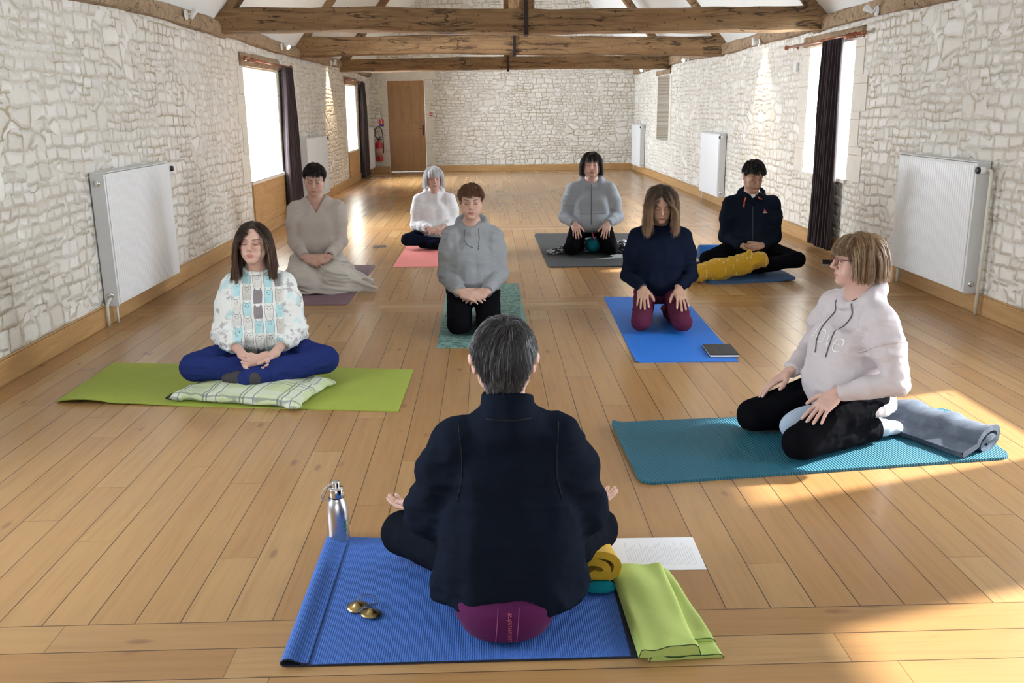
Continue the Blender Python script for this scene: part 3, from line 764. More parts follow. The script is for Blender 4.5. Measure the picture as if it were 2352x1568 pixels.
def gen_hair(name, st, F, Sh, mt, parent, rng):
    dist = simple_head(F, Sh, 0); N = st['n']; ch = st['kids']; K = st.get('K', 9)
    v = rng.normal(size=(N*8, 3)); v /= np.linalg.norm(v, axis=1)[:, None]
    q = v*A3(.0735, .0925, .0800)+A3(0, -.016, .034)
    # front/temple skin follows the forehead shape too
    q = q[in_scalp(q, st)][:N]; n_ = (q-A3(0, -.016, .034))/A3(.0735, .0925, .0800)**2; n_ /= np.linalg.norm(n_, axis=1)[:, None]; N = len(q)
    px = st.get('part', .0); cr = A3(st.get('crown', (.0, -.055, .11)))
    kind = st['kind']
    down = F.R.T @ A3(0, 0, -1) if st.get('world_down', True) else A3(0, 0, -1)
    bang = (q[:, 1] > st.get('bang_y', .9)) & (np.abs(q[:, 0]) < st.get('bang_x', .05))
    sx = np.where(q[:, 0] > px, 1., -1.)
    if kind == 'short':
        fl = q-cr; fl[:, 0] += st.get('swirl', .3)*fl[:, 1]; fl /= np.linalg.norm(fl, axis=1)[:, None]+1e-6
        fl = fl+A3(0, 0, -.45)
        frontm = q[:, 1] > .012; fl[frontm] = A3(st.get('sweep', .35)*1.3, .75, .15)+q[frontm]*A3(5, 0, 0)
    elif kind == 'long' or kind == 'bob':
        fl = np.stack([sx*1.0, np.where(q[:, 1] > .0, st.get('comb', -.6), -.1), np.full(N, -1.1)], 1)
        back = q[:, 1] < -.045; fl[back] = np.stack([q[back, 0]*6, np.full(back.sum(), -.9), np.full(back.sum(), -.7)], 1)
    fl[bang] = np.stack([q[bang, 0]*4+st.get('bang_sweep', 0), np.full(bang.sum(), 1.), np.full(bang.sum(), -.6)], 1)
    fl += rng.normal(size=fl.shape)*st.get('mess', .12)
    dirs = fl-n_*(fl*n_).sum(1)[:, None]*.9+n_*st.get('lift', .15); dirs /= np.linalg.norm(dirs, axis=1)[:, None]
    L = rng.uniform(*st['len'], N)
    if kind == 'short':
        hz = np.clip((q[:, 2]-.0)/.08, 0, 1); L = L*(st.get('nlen', .45)+(1-st.get('nlen', .45))*hz)
    L[bang] = rng.uniform(*st.get('bang_len', (.05, .07)), bang.sum())
    off = st.get('thick', .010)*rng.uniform(.25, 1, N)*(1 if kind != 'short' else .8)+.002
    n_step = 26; P = q.copy(); path = [F.pt_many(P)]; d = dirs.copy(); g = st.get('grav', .22); ends = F.pt_many(q)
    wave = st.get('wave', 0); ph = rng.uniform(0, 6.28, N); ez = st.get('endz', -9)+rng.uniform(-1, 1, N)*st.get('endj', .012); done = np.zeros(N, bool)
    cl = np.array([round(v*9) for v in np.arctan2(q[:, 0], q[:, 1])])
    frj = rng.uniform(-.012, .016, N)
    for i in range(n_step):
        stp = (L/n_step)[:, None]; gg = g*(i/n_step*.8+.4)
        d = d*(1-gg)+down*gg
        if wave: d = d+wave*np.stack([np.sin(i*.9+ph), np.cos(i*.75+ph*1.7), np.zeros(N)], 1)
        if kind in ('long', 'bob'):
            face = (P[:, 1] > .042) & (np.abs(P[:, 0]) < st.get('facew', .052)) & (P[:, 2] < .055) & ~bang
            d[face] += np.stack([sx[face]*.9, np.full(face.sum(), -.35), np.zeros(face.sum())], 1)
        d /= np.linalg.norm(d, axis=1)[:, None]
        Pn = P+d*stp/F.k; W = F.pt_many(Pn)
        for _ in range(2):
            e = dist(W); m = e < off
            if m.any():
                Wm = W[m]; h = 1e-3; gr = np.stack([dist(Wm+A3(*(h if a == b else 0 for b in range(3))))-e[m] for a in range(3)], 1); gr /= np.linalg.norm(gr, axis=1)[:, None]+1e-9
                W[m] = Wm+gr*(off[m]-e[m])[:, None]; Pn = F.loc(W)
        if bang.any(): done |= bang & (Pn[:, 2] < st.get('bang_z', .018)+rng.uniform(-.004, .004, N)) & (Pn[:, 1] > .05)
        done |= (Pn[:, 2] < ez) & ~bang
        if kind != 'short': done |= np.abs(Pn[:, 0]) > st.get('maxx', .16)
        if kind == 'short':
            done |= (Pn[:, 2] < -.118+np.maximum(np.abs(Pn[:, 0])-.028, 0)*2.4+frj*.6) & (i > 2)
            done |= (np.abs(Pn[:, 0]) > .052) & (Pn[:, 1] > -.034) & (Pn[:, 2] < st.get('earz', .010)) & (i > 2)
            done |= (Pn[:, 1] > .045) & (Pn[:, 2] < st.get('fringe', .042)+frj) & (i > 2)
        d2 = Pn-P; ln = np.linalg.norm(d2, axis=1)[:, None]; d = np.where(ln > 1e-6, d2/np.maximum(ln, 1e-6)*.5+d*.5, d)
        P = np.where(done[:, None], P, Pn); path.append(F.pt_many(P))
    G = np.stack(path, 1)      # N, n_step+1, 3
    seg = np.linalg.norm(np.diff(G, axis=1), axis=2); s_ = np.concatenate([np.zeros((N, 1)), np.cumsum(seg, 1)], 1)
    out = np.empty((N, K, 3)); tt = np.linspace(0, 1, K)
    for i in range(N):
        for a in range(3): out[i, :, a] = np.interp(tt*s_[i, -1], s_[i], G[i, :, a])
    LP = F.loc(G.reshape(-1, 3)).reshape(G.shape); bad = ((LP[..., 1] > .040) & (np.abs(LP[..., 0]) < st.get('keep', .044)) & (LP[..., 2] < st.get('keepz', .012)) & (LP[..., 2] > -.115)).any(1)
    for _ in range(2): out[:, 1:-1] = out[:, 1:-1]*.5+(out[:, 2:]+out[:, :-2])*.25
    ok = (s_[:, -1] > (.012 if kind == 'short' else .05)) & ~bad; out = out[ok]; qk = q[ok]; N = len(out)
    clr = st.get('clump', .0045)
    o1 = rng.normal(size=(N, ch, 1, 3))*clr; o2 = rng.normal(size=(N, ch, 1, 3))*clr*.9; t_ = tt[None, None, :, None]
    kid = out[:, None]+o1*(1-t_)*1.0+o2*t_*(.45+st.get('fray', .4)*t_)
    kid = kid.reshape(-1, K, 3)
    # keep strands off the skin
    for a in range(1, K):
        W = kid[:, a]; e = dist(W); m = e < .0015
        if m.any():
            Wm = W[m]; h = 1e-3; gr = np.stack([dist(Wm+A3(*(h if x == b else 0 for b in range(3))))-e[m] for x in range(3)], 1); gr /= np.linalg.norm(gr, axis=1)[:, None]+1e-9
            kid[m, a] = Wm+gr*(.0015-e[m])[:, None]
    hc = np.repeat(rng.uniform(0, 1, N), ch)*.65+rng.uniform(0, 1, N*ch)*.35
    V_, F_, T_ = tubes(kid, st.get('r', .0011)*(1-.55*tt**2)[None, :]*rng.uniform(.6, 1.2, len(kid))[:, None])
    M_ = 3*K
    return arr_mesh(name, V_, F_, mt, parent, {'hc': np.repeat(hc, M_), 'ht': T_}), kid
def _ptm(s, P): return s.o+(P*s.k) @ s.R.T
Fr.pt_many = _ptm
def tubes(P, r):
    N, K, _ = P.shape; t = np.gradient(P, axis=1); t /= np.linalg.norm(t, axis=2)[..., None]+1e-9
    ref = np.where(np.abs(t[..., 2:3]) < .8, A3(0, 0, 1), A3(1, 0, 0)); x = np.cross(t, ref); x /= np.linalg.norm(x, axis=2)[..., None]+1e-9
    for i in range(1, K):
        y = x[:, i-1]-t[:, i]*(x[:, i-1]*t[:, i]).sum(1)[:, None]; x[:, i] = y/(np.linalg.norm(y, axis=1)[:, None]+1e-9)
    y = np.cross(t, x); V_ = np.stack([P+r[..., None]*(math.cos(a)*x+math.sin(a)*y) for a in (0, 2*pi/3, 4*pi/3)], 2)
    b = (np.arange(N)*K*3)[:, None, None]; i = (np.arange(K-1)*3)[None, :, None]; k = np.arange(3)[None, None]; k2 = (k+1) % 3
    F_ = np.stack([b+i+k, b+i+k2, b+i+3+k2, b+i+3+k], -1).reshape(-1, 4)
    T_ = np.repeat(np.tile(np.linspace(0, 1, K), N), 3)
    return V_.reshape(-1, 3), F_, T_
def hair_mat(nm, c1, c2, root=None, tip=None, rough=.42, streak=.5, c3=None):
    def f(t, b):
        hc = t.attr('hc', 'Fac'); ht = t.attr('ht', 'Fac'); P = t.pos('Object')
        c = t.mix(t.step(hc, .5-streak*.5, .5+streak*.5), c1, c2)
        if c3: c = t.mix(t.step(hc, .72, .86), c, c3)
        if root: c = t.mix((1-t.step(ht, .05, .55)), c, root)
        if tip: c = t.mix(t.step(ht, .5, 1), c, tip)
        return {'Base Color': c}
    return mat('hair_'+nm, rough=rough, spec=.45, build=f)
def cloth(nm, c, c2=None, weave=380, amp=.25, rough=.92, sheen=0, extra=None, bump=.25):
    def f(t, b):
        P = t.pos('Object'); n = t.noise(P, weave, 2, .6); l = t.noise(P, 7, 3)
        c_ = t.mix(n*amp*2, c, c2 or tuple(v*.6 for v in c)); c_ = t.mix(t.step(l, .4, .7)*.12, c_, tuple(v*.7 for v in c))
        r = {'Base Color': c_, 'Normal': t.bump(n, bump, .0012)}
        if extra: r.update(extra(t, c_, P, n) or {})
        return r
    return mat(nm, rough=rough, sheen=sheen, build=f, spec=.025)

def person(cfg):
    """a seated person facing -y in its own frame, origin on the floor below the hips"""
    g = cfg.get; rng = np.random.default_rng(g('seed', 1)); h = g('h', .0045); hc_ = g('hcl', .006)
    h0 = g('h0'); sw = g('sw', .155); ln = g('lean', 0.0); tw = g('torso', .372); big = g('big', 1.0)
    SH = A3(0, ln*-.36, h0+tw)                      # middle between the shoulder joints
    S = {s: SH+A3(s*sw, .0, 0) for s in (1, -1)}
    NB = SH+A3(0, .005-ln*.03, .073); hk = g('hk', 1.0)
    HP = NB+A3(g('headx', 0), -.030+g('heady', 0), .150+g('headz', 0))       # eye-level centre of the head
    Rh = np.array([[-1, 0, 0], [0, -1, 0], [0, 0, 1]]).T
    hy, hp, hr = [R_(a) for a in g('head', (0, 0, 0))]
    Rh = rotz(hy) @ rotx(hp) @ roty(hr) @ Rh       # yaw, nod (+ = down), roll
    FH = Fr(HP+(rotx(hp) @ A3(0, -.0, 0)), Rh, hk)
    # ---- joints
    l1, l2 = g('arm', (.285, .245)); EL = {}; WR = {}
    for s in (1, -1):
        hd = cfg['hands'][s]; WR[s] = A3(hd['w']); EL[s] = ik(S[s], WR[s], l1, l2, hd.get('pole', (s*1.0, .5, -.2)))
    HIP = {s: A3(s*.085*big, .02, h0) for s in (1, -1)}
    lg = cfg['legs']; KN = {s: A3(lg[s][0]) for s in (1, -1)}; AN = {s: A3(lg[s][1]) for s in (1, -1)}; TO = {s: A3(lg[s][2]) for s in (1, -1)}
    nails = []
    # ---- body: one continuous surface (head, neck, trunk, arms, hands, legs, feet)
    b = SDF(); head_sdf(b, FH, jaw=g('jaw', 1.0), fat=g('fat', 0.0), ears=g('ears', True), nose=g('nose', 1.0), eo=g('earout', 0.0))
    nk = FH.pt((0, -.018, -.060)); b.cap(nk, NB+A3(0, .012, -.02), g('neck', .050), g('neck', .050)+.008, .03)
    b.cap(FH.pt((0, .020, -.085)), NB+A3(0, -.024, -.012), .024, .030, .035)
    for s in (1, -1): b.cap(FH.pt((s*.03, -.015, -.07)), NB+A3(s*.014, -.040, -.020), .010, .009, .02)
    for s in (1, -1): b.cap(NB+A3(s*.02, .014, -.020), S[s]+A3(-s*.012, 0, -.008), .036, .036, .05)
    big_ = big; big = 1+(big-1)*.3
    ts = [(-.06, 0, .02, .135*big, .10*big, 2.3), (.08, 0, ln*-.1, .115*big, .085*big, 2.3), (.25, 0, ln*-.22+.006, .130*big, .085*big, 2.4), (.345, 0, ln*-.33+.014, .115, .060, 2.4), (.42, 0, ln*-.36+.018, .055, .042, 2.2)]
    b.loft([(h0+z*tw/.372, x, y, rx, ry, p) for z, x, y, rx, ry, p in ts], .03); big = big_
    for s in (1, -1):
        b.cap(S[s], EL[s], .040, .034, .03); b.cap(EL[s], WR[s], .033, .0225, .01)
        hd = cfg['hands'][s]
        if hd.get('f') is not None: hand(b, WR[s], hd['f'], hd['b'], hd.get('side', s), hd.get('curl', .25), hd.get('spread', 1.), hd.get('k', 1.0), nails, hd.get('thumb', .6), hd.get('curls'))
        b.cap(HIP[s], KN[s], .062, .045, .03); b.cap(KN[s], AN[s], .044, .030, .02)
        b.chain([AN[s], (AN[s]+TO[s])/2+A3(0, 0, .004), TO[s]], [.030, .028, .020], .02)
    def at(V_):
        d = {'hl': FH.loc(V_)}
        if nails:
            m = np.zeros(len(V_))
            for p, r in nails: m = np.maximum(m, np.clip(1.6-np.linalg.norm(V_-p, axis=1)/r, 0, 1))
            d['nail'] = m
        else: d['nail'] = np.zeros(len(V_))
        return d
    root = sdf_obj('person', b, h, cfg['skin'], None, at, 1)
    root.location = cfg['loc']; root.rotation_euler = (0, 0, R_(g('rz', 0))); root.scale = (g('s', 1),)*3
    tag(root, cfg['label'], 'person', g('group'))
    # ---- trousers
    t = SDF(); tr = g('thigh', .078); kr = g('knee', .066); ar = g('ankle', .055)
    t.ell((0, .018, h0-.005), (.155*(.5+.5*big), .125*(.7+.3*big), .105), .03)
    for s in (1, -1):
        t.cap(HIP[s], KN[s], tr*1.04, kr, .03); m = KN[s]*.45+AN[s]*.55; t.chain([KN[s], m, AN[s]], [kr*.96, kr*.86, ar], .02)
        n = (TO[s]-AN[s]); n = n/np.linalg.norm(n); e = AN[s]-KN[s]; e /= np.linalg.norm(e)
        if g('hem_cut', True): t.fn((lambda P, p=AN[s]+e*.01, e=e, a=AN[s]: np.maximum(-((P-p) @ e), np.linalg.norm(P-a, axis=1)-.11)), AN[s], .11, .004, 's')
    fa = g('tfold', .009)
    def dsp(P):
        o = np.zeros(len(P))
        for s in (1, -1):
            dk = np.linalg.norm(P-KN[s]*.75-HIP[s]*.25, axis=1); dh = np.linalg.norm(P-HIP[s], axis=1); da = np.linalg.norm(P-AN[s], axis=1)
            wgt = np.exp(-(dh/.13)**2)*1.2+np.exp(-(da/.13)**2)*1.0+np.exp(-(np.linalg.norm(P-KN[s]*.6-AN[s]*.4, axis=1)/.12)**2)*.7+.25
            ax = KN[s]-HIP[s]; ax /= np.linalg.norm(ax); u = P @ ax; q = P-np.outer(u, ax); m = dk < .32
            o = np.where(m, np.maximum(o, wgt), o)
        Q = P*A3(11, 15, 26)+g('seed', 1)*3.7
        return -fa*ridged(Q)*np.minimum(o, 1.2)+fa*.6
    t.disp = dsp
    t.plane((0, 0, g('floor', .012)), (0, 0, -1), .004)
    sdf_obj('trousers', t, hc_, cfg['trousers'], root, None, 1)
    # ---- feet
    if g('sock') is not None:
        for s in g('sockside', (1, -1)):
            k = SDF(); mid = (AN[s]+TO[s])/2; dirf = TO[s]-AN[s]; L = np.linalg.norm(dirf); d_ = dirf/L; A_ = AN[s]-d_*.03
            k.chain([AN[s]+(KN[s]-AN[s])/np.linalg.norm(KN[s]-AN[s])*.08, A_, mid, TO[s]], [.040, .037, .036, .026], .02); k.ell(TO[s]-d_*.02, (.040, .040, .026), .02); k.plane((0, 0, g('floor', .012)-.001), (0, 0, -1), .004)
            sdf_obj('sock', k, .005, cfg['sock'], root, None, 1)
    # ---- top
    c = SDF(); bu = g('bust', .0); be = g('belly', 0.0); hemz = g('hem', h0-.04); sl = g('sleeve', (.060, .050, .036)); dp = g('depth', 1.0)
    W_ = g('waist', 1.0)
    sec = [(hemz-h0, .0, .012, .158*big*g('hemw', 1), (.122)*big*dp, 2.4), (.02, 0, .006-be*.5, .158*big*W_, .118*big*dp+be*.5, 2.4), (.10, 0, ln*-.1-be*.4, .152*big*W_, .112*big*dp+be*.4, 2.4), (.20, 0, ln*-.2, .158*(.4+big*.6), .110*dp, 2.4), (.285, 0, ln*-.28+.004, .158*(.6+big*.4), .100*dp, 2.5), (.345, 0, ln*-.33+.008, .130, .080, 2.3), (.42, 0, ln*-.36+.01, .075, .058, 2.1)]
    c.loft([(h0+z*tw/.372 if i else hemz, x, y, rx, ry, p) for i, (z, x, y, rx, ry, p) in enumerate(sec)], .03, capk=.02)
    for s in (1, -1):
        c.cap(NB+A3(s*.036, .014, -.020), S[s]+A3(-s*.012, .004, -.010), .048, .050, .07)
        c.cap(S[s]+A3(-s*.02, .004, -.026), S[s]*.6+EL[s]*.4, .054, .056, .05)
        if bu: c.ell((s*.062*big, -.055*dp+ln*-.22-bu*.35, h0+.205), (.078, .058+bu*.3, .080), .08)
        WE = WR[s]+(EL[s]-WR[s])/np.linalg.norm(EL[s]-WR[s])*g('cuffback', .018)
        mid = EL[s]*.45+S[s]*.55; fm = EL[s]*.5+WE*.5
        c.chain([S[s]+A3(0, 0, -.015), mid, EL[s]], [sl[0]*.94, (sl[0]+sl[1])*.5, sl[1]], .045); c.chain([EL[s], fm, WE], [sl[1], (sl[1]*.6+sl[2]*.4), sl[2]], .012)
        cu = g('cuff', 0)
        e = (WE-EL[s]); e /= np.linalg.norm(e)
        if cu: c.cap(WE-e*.045, WE+e*.002, cu, cu, .006)
        c.fn((lambda P, p=WE+e*.006, e=e, a=WE: np.maximum(-((P-p) @ e), np.linalg.norm(P-a, axis=1)-.075)), WE, .08, .003, 's')
    if be: c.ell((0, -.05-be+ln*-.05, h0+.06), (.135*big, .085, .10), .05)
    neckr = g('neckr', (.068, .060)); nkz = g('neckz', .012)
    collar = g('collar', None)
    if collar == 'funnel':
        c.cap(NB+A3(0, .016, -.03), NB+A3(0, .002, .070), .080, .074, .012); c.plane(NB+A3(0, 0, .048), (0, -.12, 1), .006)
        c.cap(NB+A3(0, .005, .03), NB+A3(0, -.002, .10), .066, .067, .004, mode='s')
    elif collar == 'hood':
        hb = g('hoodb', 1.0); Rr = [];
        for i in range(17):
            a = -pi/2+2*pi*i/16; x, y = math.cos(a), math.sin(a); bk = (y+1)/2
            Rr.append((x*(.070+.028*bk)*hb, y*.072+.018+bk*.018, -.030+bk*.048-(1-bk)**2*.028))
        Rr = [NB+A3(*p) for p in Rr]; c.chain(Rr, [.021+.015*(p[1]-NB[1]+.07)/.14 for p in Rr], .014)
        c.ell(NB+A3(0, .075, -.03), (.10*hb, .045, .075), .03)
        c.cap(NB+A3(0, .01, -.01), NB+A3(0, -.004, .12), .052, .062, .010, mode='s')
        c.ell(NB+A3(0, -.050, .030), (.048, .050, .050), .012, mode='s')
    elif collar == 'v':
        c.cap(NB+A3(0, .012, .0), NB+A3(0, -.01, .1), .060, .075, .006, mode='s')
        V1 = NB+A3(0, -.10, -.115); 
        def vf(P):
            q = P-V1; w_ = (q[:, 2])*.55; return np.maximum(np.maximum(np.abs(q[:, 0])-w_, q[:, 1]-.09), np.abs(q[:, 2]-.09)-.10)
        c.fn(vf, V1+A3(0, 0, .06), .16, .004, 's')
    elif collar == 'big':      # wide stand-away collar
        Rr = []
        for i in range(17):
            a = -pi/2+2*pi*i/16; x, y = math.cos(a), math.sin(a); bk = (y+1)/2; Rr.append(NB+A3(x*.078, y*.074+.008, -.022+bk*.055-(1-bk)**2*.03))
        c.chain(Rr, [.020]*17, .012); c.cap(NB+A3(0, .008, 0), NB+A3(0, -.01, .12), .058, .075, .006, mode='s'); c.ell(NB+A3(0, -.06, .03), (.048, .05, .05), .01, mode='s')
    else:
        c.ell(NB+A3(0, -.018, .028+nkz), (neckr[0], neckr[1]+.012, .050), .006, mode='s')
        Rr = []
        for i in range(17):
            a = -pi/2+2*pi*i/16; x, y = math.cos(a), math.sin(a); bk = (y+1)/2; Rr.append(NB+A3(x*(neckr[0]-.004), y*(neckr[1]+.004)-.012, -.018+nkz+bk*.034-(1-bk)*.006))
        c.chain(Rr, [.0065]*17, .006)
    fo = g('fold', .009); fz = g('fscale', 1.0)
    def dsp2(P):
        w_ = np.full(len(P), .45)
        for s in (1, -1):
            w_ = np.maximum(w_, 1.15*np.exp(-(np.linalg.norm(P-EL[s], axis=1)/.11)**2)); w_ = np.maximum(w_, .9*np.exp(-(np.linalg.norm(P-WR[s], axis=1)/.09)**2))
            w_ = np.maximum(w_, .85*np.exp(-(np.linalg.norm(P-S[s]-A3(-s*.03, -.03, -.10), axis=1)/.09)**2))
        w_ = np.maximum(w_, .9*np.exp(-((P[:, 2]-hemz-.03)/.07)**2))
        vert = vnoise(P*A3(17, 17, 5)*fz+5.5+g('seed', 1)); arms = ridged(P*A3(10, 14, 24)*fz+g('seed', 1)*2.3)
        e_ = np.clip((sw*1.0-np.abs(P[:, 0]))/(sw*.35), 0, 1); e_ = e_*e_*(3-2*e_)
        big_f = ridged(P*A3(9, 9, 3.2)*fz+A3(2.2*P[:, 2:3]*0+g('seed', 1)*1.7)[0] if False else P*A3(9, 9, 3.2)*fz+g('seed', 1)*1.7)
        return -fo*((1-.45*e_)*arms*w_*.9+e_*(vert*.5+big_f*.7))+fo*.4
    c.disp = dsp2
    if g('cvx'): g('cvx')(c, dict(h0=h0, NB=NB, S=S, EL=EL, WR=WR))
    def at2(V_):
        return {'bl': V_-A3(0, 0, h0)}
    top = sdf_obj(g('topname', 'sweater'), c, hc_, cfg['top'], root, at2, 1)
    # ---- hair: a close cap on the scalp plus the locks
    st = cfg['hair']; Sh = [(NB+A3(0, .012, -.02), nk, .056, .050)]+[(NB+A3(s*.03, .012, -.016), S[s]+A3(-s*.012, 0, .012), .052, .056) for s in (1, -1)]+[(NB+A3(0, .0, -.05), NB+A3(0, -.0, -.22), .085, .10)]
    hcap = SDF(); tk = st.get('cap', .006)
    hcap.ell((0, -.016, .034), (.0735+tk, .0925+tk, .0800+tk*.8), .01, FH)
    def cutf(P):
        q = FH.loc(P); x, y, z = q[:, 0], np.clip(q[:, 1], -.2, .2), q[:, 2]; fl = st.get('front', .058)
        side = np.interp(y, [-.11, -.045, -.030, .004, .012, .034, .10], [st.get('nape', -.062), st.get('nape', -.062), .010, .010, -.012, fl-.012, fl-.004]); return (side-z)*.7
    hcap.ops.append((cutf, FH.o, 1e3, .003, 'i'))
    V_, F_ = hcap.mesh(.005)
    ho, kid = gen_hair('hair', st, FH, Sh, cfg['hairm'], root, rng)
    # join the cap into the hair object
    Vh = np.empty(len(ho.data.vertices)*3, f32); ho.data.vertices.foreach_get('co', Vh); Fh = np.empty(len(ho.data.loops), np.int32); ho.data.loops.foreach_get('vertex_index', Fh)
    hcv = np.empty(len(ho.data.vertices), f32); ho.data.attributes['hc'].data.foreach_get('value', hcv); htv = np.empty(len(hcv), f32); ho.data.attributes['ht'].data.foreach_get('value', htv)
    Vh = Vh.reshape(-1, 3); Fh = Fh.reshape(-1, 4); me = ho.data
    bpy.data.objects.remove(ho); bpy.data.meshes.remove(me)
    ho = arr_mesh('hair', np.concatenate([Vh, V_]), np.concatenate([Fh, F_+len(Vh)]), cfg['hairm'], root, {'hc': np.concatenate([hcv, np.full(len(V_), .25)]), 'ht': np.concatenate([htv, np.full(len(V_), .2)])})
    J = dict(root=root, h0=h0, SH=SH, S=S, NB=NB, HP=HP, FH=FH, EL=EL, WR=WR, HIP=HIP, KN=KN, AN=AN, TO=TO, hemz=hemz, top=top, cs=c, tsdf=t)
    if g('post'): g('post')(J)
    return J
def surf_pts(sd, pts, n, out=.002, reach=.30):
    """drop points onto the surface of an implicit garment along direction -n (from outside inwards)"""
    n = A3(n)/np.linalg.norm(n); res = []
    for p in pts:
        p = A3(p); ts = np.linspace(reach, -reach, 161); Q = p+np.outer(ts, n); d = sd.ev(Q); i = np.argmax(d < 0)
        if d[i] >= 0: res.append(p); continue
        if i == 0: res.append(Q[0]); continue
        a = d[i-1]/(d[i-1]-d[i]); res.append(Q[i-1]*(1-a)+Q[i]*a+n*out)
    return res
def strip_on(name, sd, pts, n, r, m, parent, sub=4, out=None, k=6, flat=(1, 1)):
    P = []
    for a, b_ in zip(pts[:-1], pts[1:]):
        for i in range(sub): P.append(A3(a)+(A3(b_)-A3(a))*i/sub)
    P.append(A3(pts[-1])); q = surf_pts(sd, P, n, r*.5 if out is None else out)
    return MB().tube([tuple(v) for v in q], r, k, sq=flat).build(name, m, parent)
# ---------------------------------------------------------------- the nine people
def kneel(kw=.11, kl=.40, kz=.072, ay=.06, az=.055, aw=.085, fl=.012):
    return {s: ((s*kw, -kl+.02, kz), (s*aw, ay, az), (s*aw*.8, ay+.15, .035)) for s in (1, -1)}
def cross(kw=.345, ky=-.24, kz=.10, ax=.06, ay=-.36, az=.06, fx=.19):
    return {1: ((kw, ky, kz), (-ax, ay, az), (-fx, ay+.07, az-.01)), -1: ((-kw, ky, kz), (ax+.01, ay+.09, az), (fx, ay+.13, az-.01))}
def thigh_hands(x=.115, y=-.235, z=.20, dx=.0, dn=-.45, curl=.22, spread=1.2, out=.12, dy=None):
    return {s: dict(w=(s*x+dx, y, z), f=(s*out, -1, dn), b=(s*.12, -.38, .9), side=-s, curl=curl, spread=spread, pole=(s*.6, 1, -.3), thumb=.75) for s in (1, -1)}
HAIRS = dict(
    long=dict(kind='long', n=520, kids=12, len=(.36, .44), front=.064, nape=-.06, part=-.004, grav=.42, thick=.009, lift=.0, mess=.06, K=14, r=.0011, clump=.0050, endz=-.215, endj=.03, facew=.046, fray=.5),
    bob=dict(kind='bob', n=480, kids=12, len=(.20, .26), front=.060, nape=-.07, part=.01, grav=.40, thick=.013, lift=.05, mess=.07, K=11, r=.0011, clump=.0050, endz=-.090, endj=.012, facew=.050, bang_y=.025, bang_x=.045, bang_len=(.07, .10), bang_z=.022),
    short=dict(kind='short', n=700, kids=12, len=(.035, .055), front=.056, nape=-.065, grav=.2, thick=.010, lift=.22, mess=.22, K=6, r=.0010, clump=.0045))
def P(loc, rz=0, **k): return dict(loc=loc, rz=rz, **k)

# 1 --- woman in the patterned sweater
def m_cats(t, b):
    B = t.attr('bl'); x, y, z = t.xyz(B); P = t.pos('Object'); n = t.noise(P, 300, 2)
    u = x/.058+.5; v = z/.080; col = u.floor(); vv = v+t.white(t.vec(col, 1.3, 0))*.6; row = vv.floor(); fu = u.fract()-.5; fv = vv.fract()
    r = t.white(t.vec(col, row, 5)); r2 = t.white(t.vec(col, row, 8))
    c = t.mix(r.gt(.42), (.42, .72, .76), (.78, .77, .72)); c = t.mix(r.gt(.74), c, (.62, .58, .52)); c = t.mix(r.gt(.87), c, (.20, .155, .17))
    # body outline: rounded, with two ears
    hw = .40-(fv-.45).abs()*.10
    ear = ((fu.abs()-.26).abs()*1.5-.22+ (fv-.78)*1.0); topm = .80+ (1-t.step((fu.abs()-.27).abs(), 0, .13))*.15
    dd = (fu.abs()-hw).mx(fv-topm); line = 1-t.step(dd.abs(), .012, .035); outm = t.step(dd, .0, .02)
    c = t.mix(outm, c, (.83, .83, .79)); c = t.mix(line*.8, c, (.13, .11, .125))
    ex = fu.abs()-.15; ey = fv-.64; e = (ex*ex+ey*ey).sqrt(); c = t.mix((1-t.step(e, .03, .06))*(1-outm)*.8, c, (.10, .09, .11))
    mx_ = (fv-.52-(fu.abs()-.05).abs()*.5).abs(); c = t.mix((1-t.step(mx_, .01, .03))*(fu.abs().lt(.12))*.6, c, (.12, .1, .12))
    st = ((fu*22).sin().abs()); c = t.mix((1-t.step(st, .1, .4))*t.step(fv, .02, .05)*(1-t.step(fv, .3, .4))*(1-outm)*.45, c, (.15, .13, .15))
    # the sleeves and edges are lighter with loose marks
    side = t.step(x.abs(), .115, .15)
    nn = t.noise(P, 22, 4, .6); nm = t.noise(P*1 if False else P, 11, 3)
    cs = t.mix(t.step(nn, .52, .60), (.80, .81, .78), (.42, .39, .40)); cs = t.mix(t.step(nm, .55, .62)*.8, cs, (.52, .76, .78))
    c = t.mix(side, c, cs)
    c = t.mix(n*.3, c, (.75, .76, .74))
    return {'Base Color': c, 'Normal': t.bump(n, .6, .003)}
M_CATS = mat('knitted_animal_print', rough=.95, sheen=.05, build=m_cats, spec=.1)
M_BLUET = cloth('blue_jersey', (.022, .035, .15), (.012, .018, .085), amp=.2)
M_SOCKD = cloth('dark_speckled_wool', (.022, .02, .022), (.30, .28, .28), weave=420, amp=.16)
SK1 = skin_mat('fair', (.64, .415, .335)); SK2 = skin_mat('rosy', (.64, .42, .35)); SK3 = skin_mat('ruddy', (.58, .37, .29)); SK4 = skin_mat('tan', (.49, .305, .215)); SK5 = skin_mat('pale', (.66, .44, .37), brow=(.3, .28, .27))
def lap_hands(x=.055, y=-.26, z=.16, up=True, gap=.0, k=1., cross_=.03, dn=-.25, cuffx=.11):
    return {s: dict(w=(s*(x+.035), y+.045, z+.01+(.012 if s > 0 else 0)), f=(-s*.85, -.55, dn), b=(-s*.15, .30 if up else -.55, -.9 if up else .8), side=(s if up else -s), curl=.30, spread=.35, pole=(s*.6, 1, -.3), k=k, thumb=.35) for s in (1, -1)}
def pm(J): pass
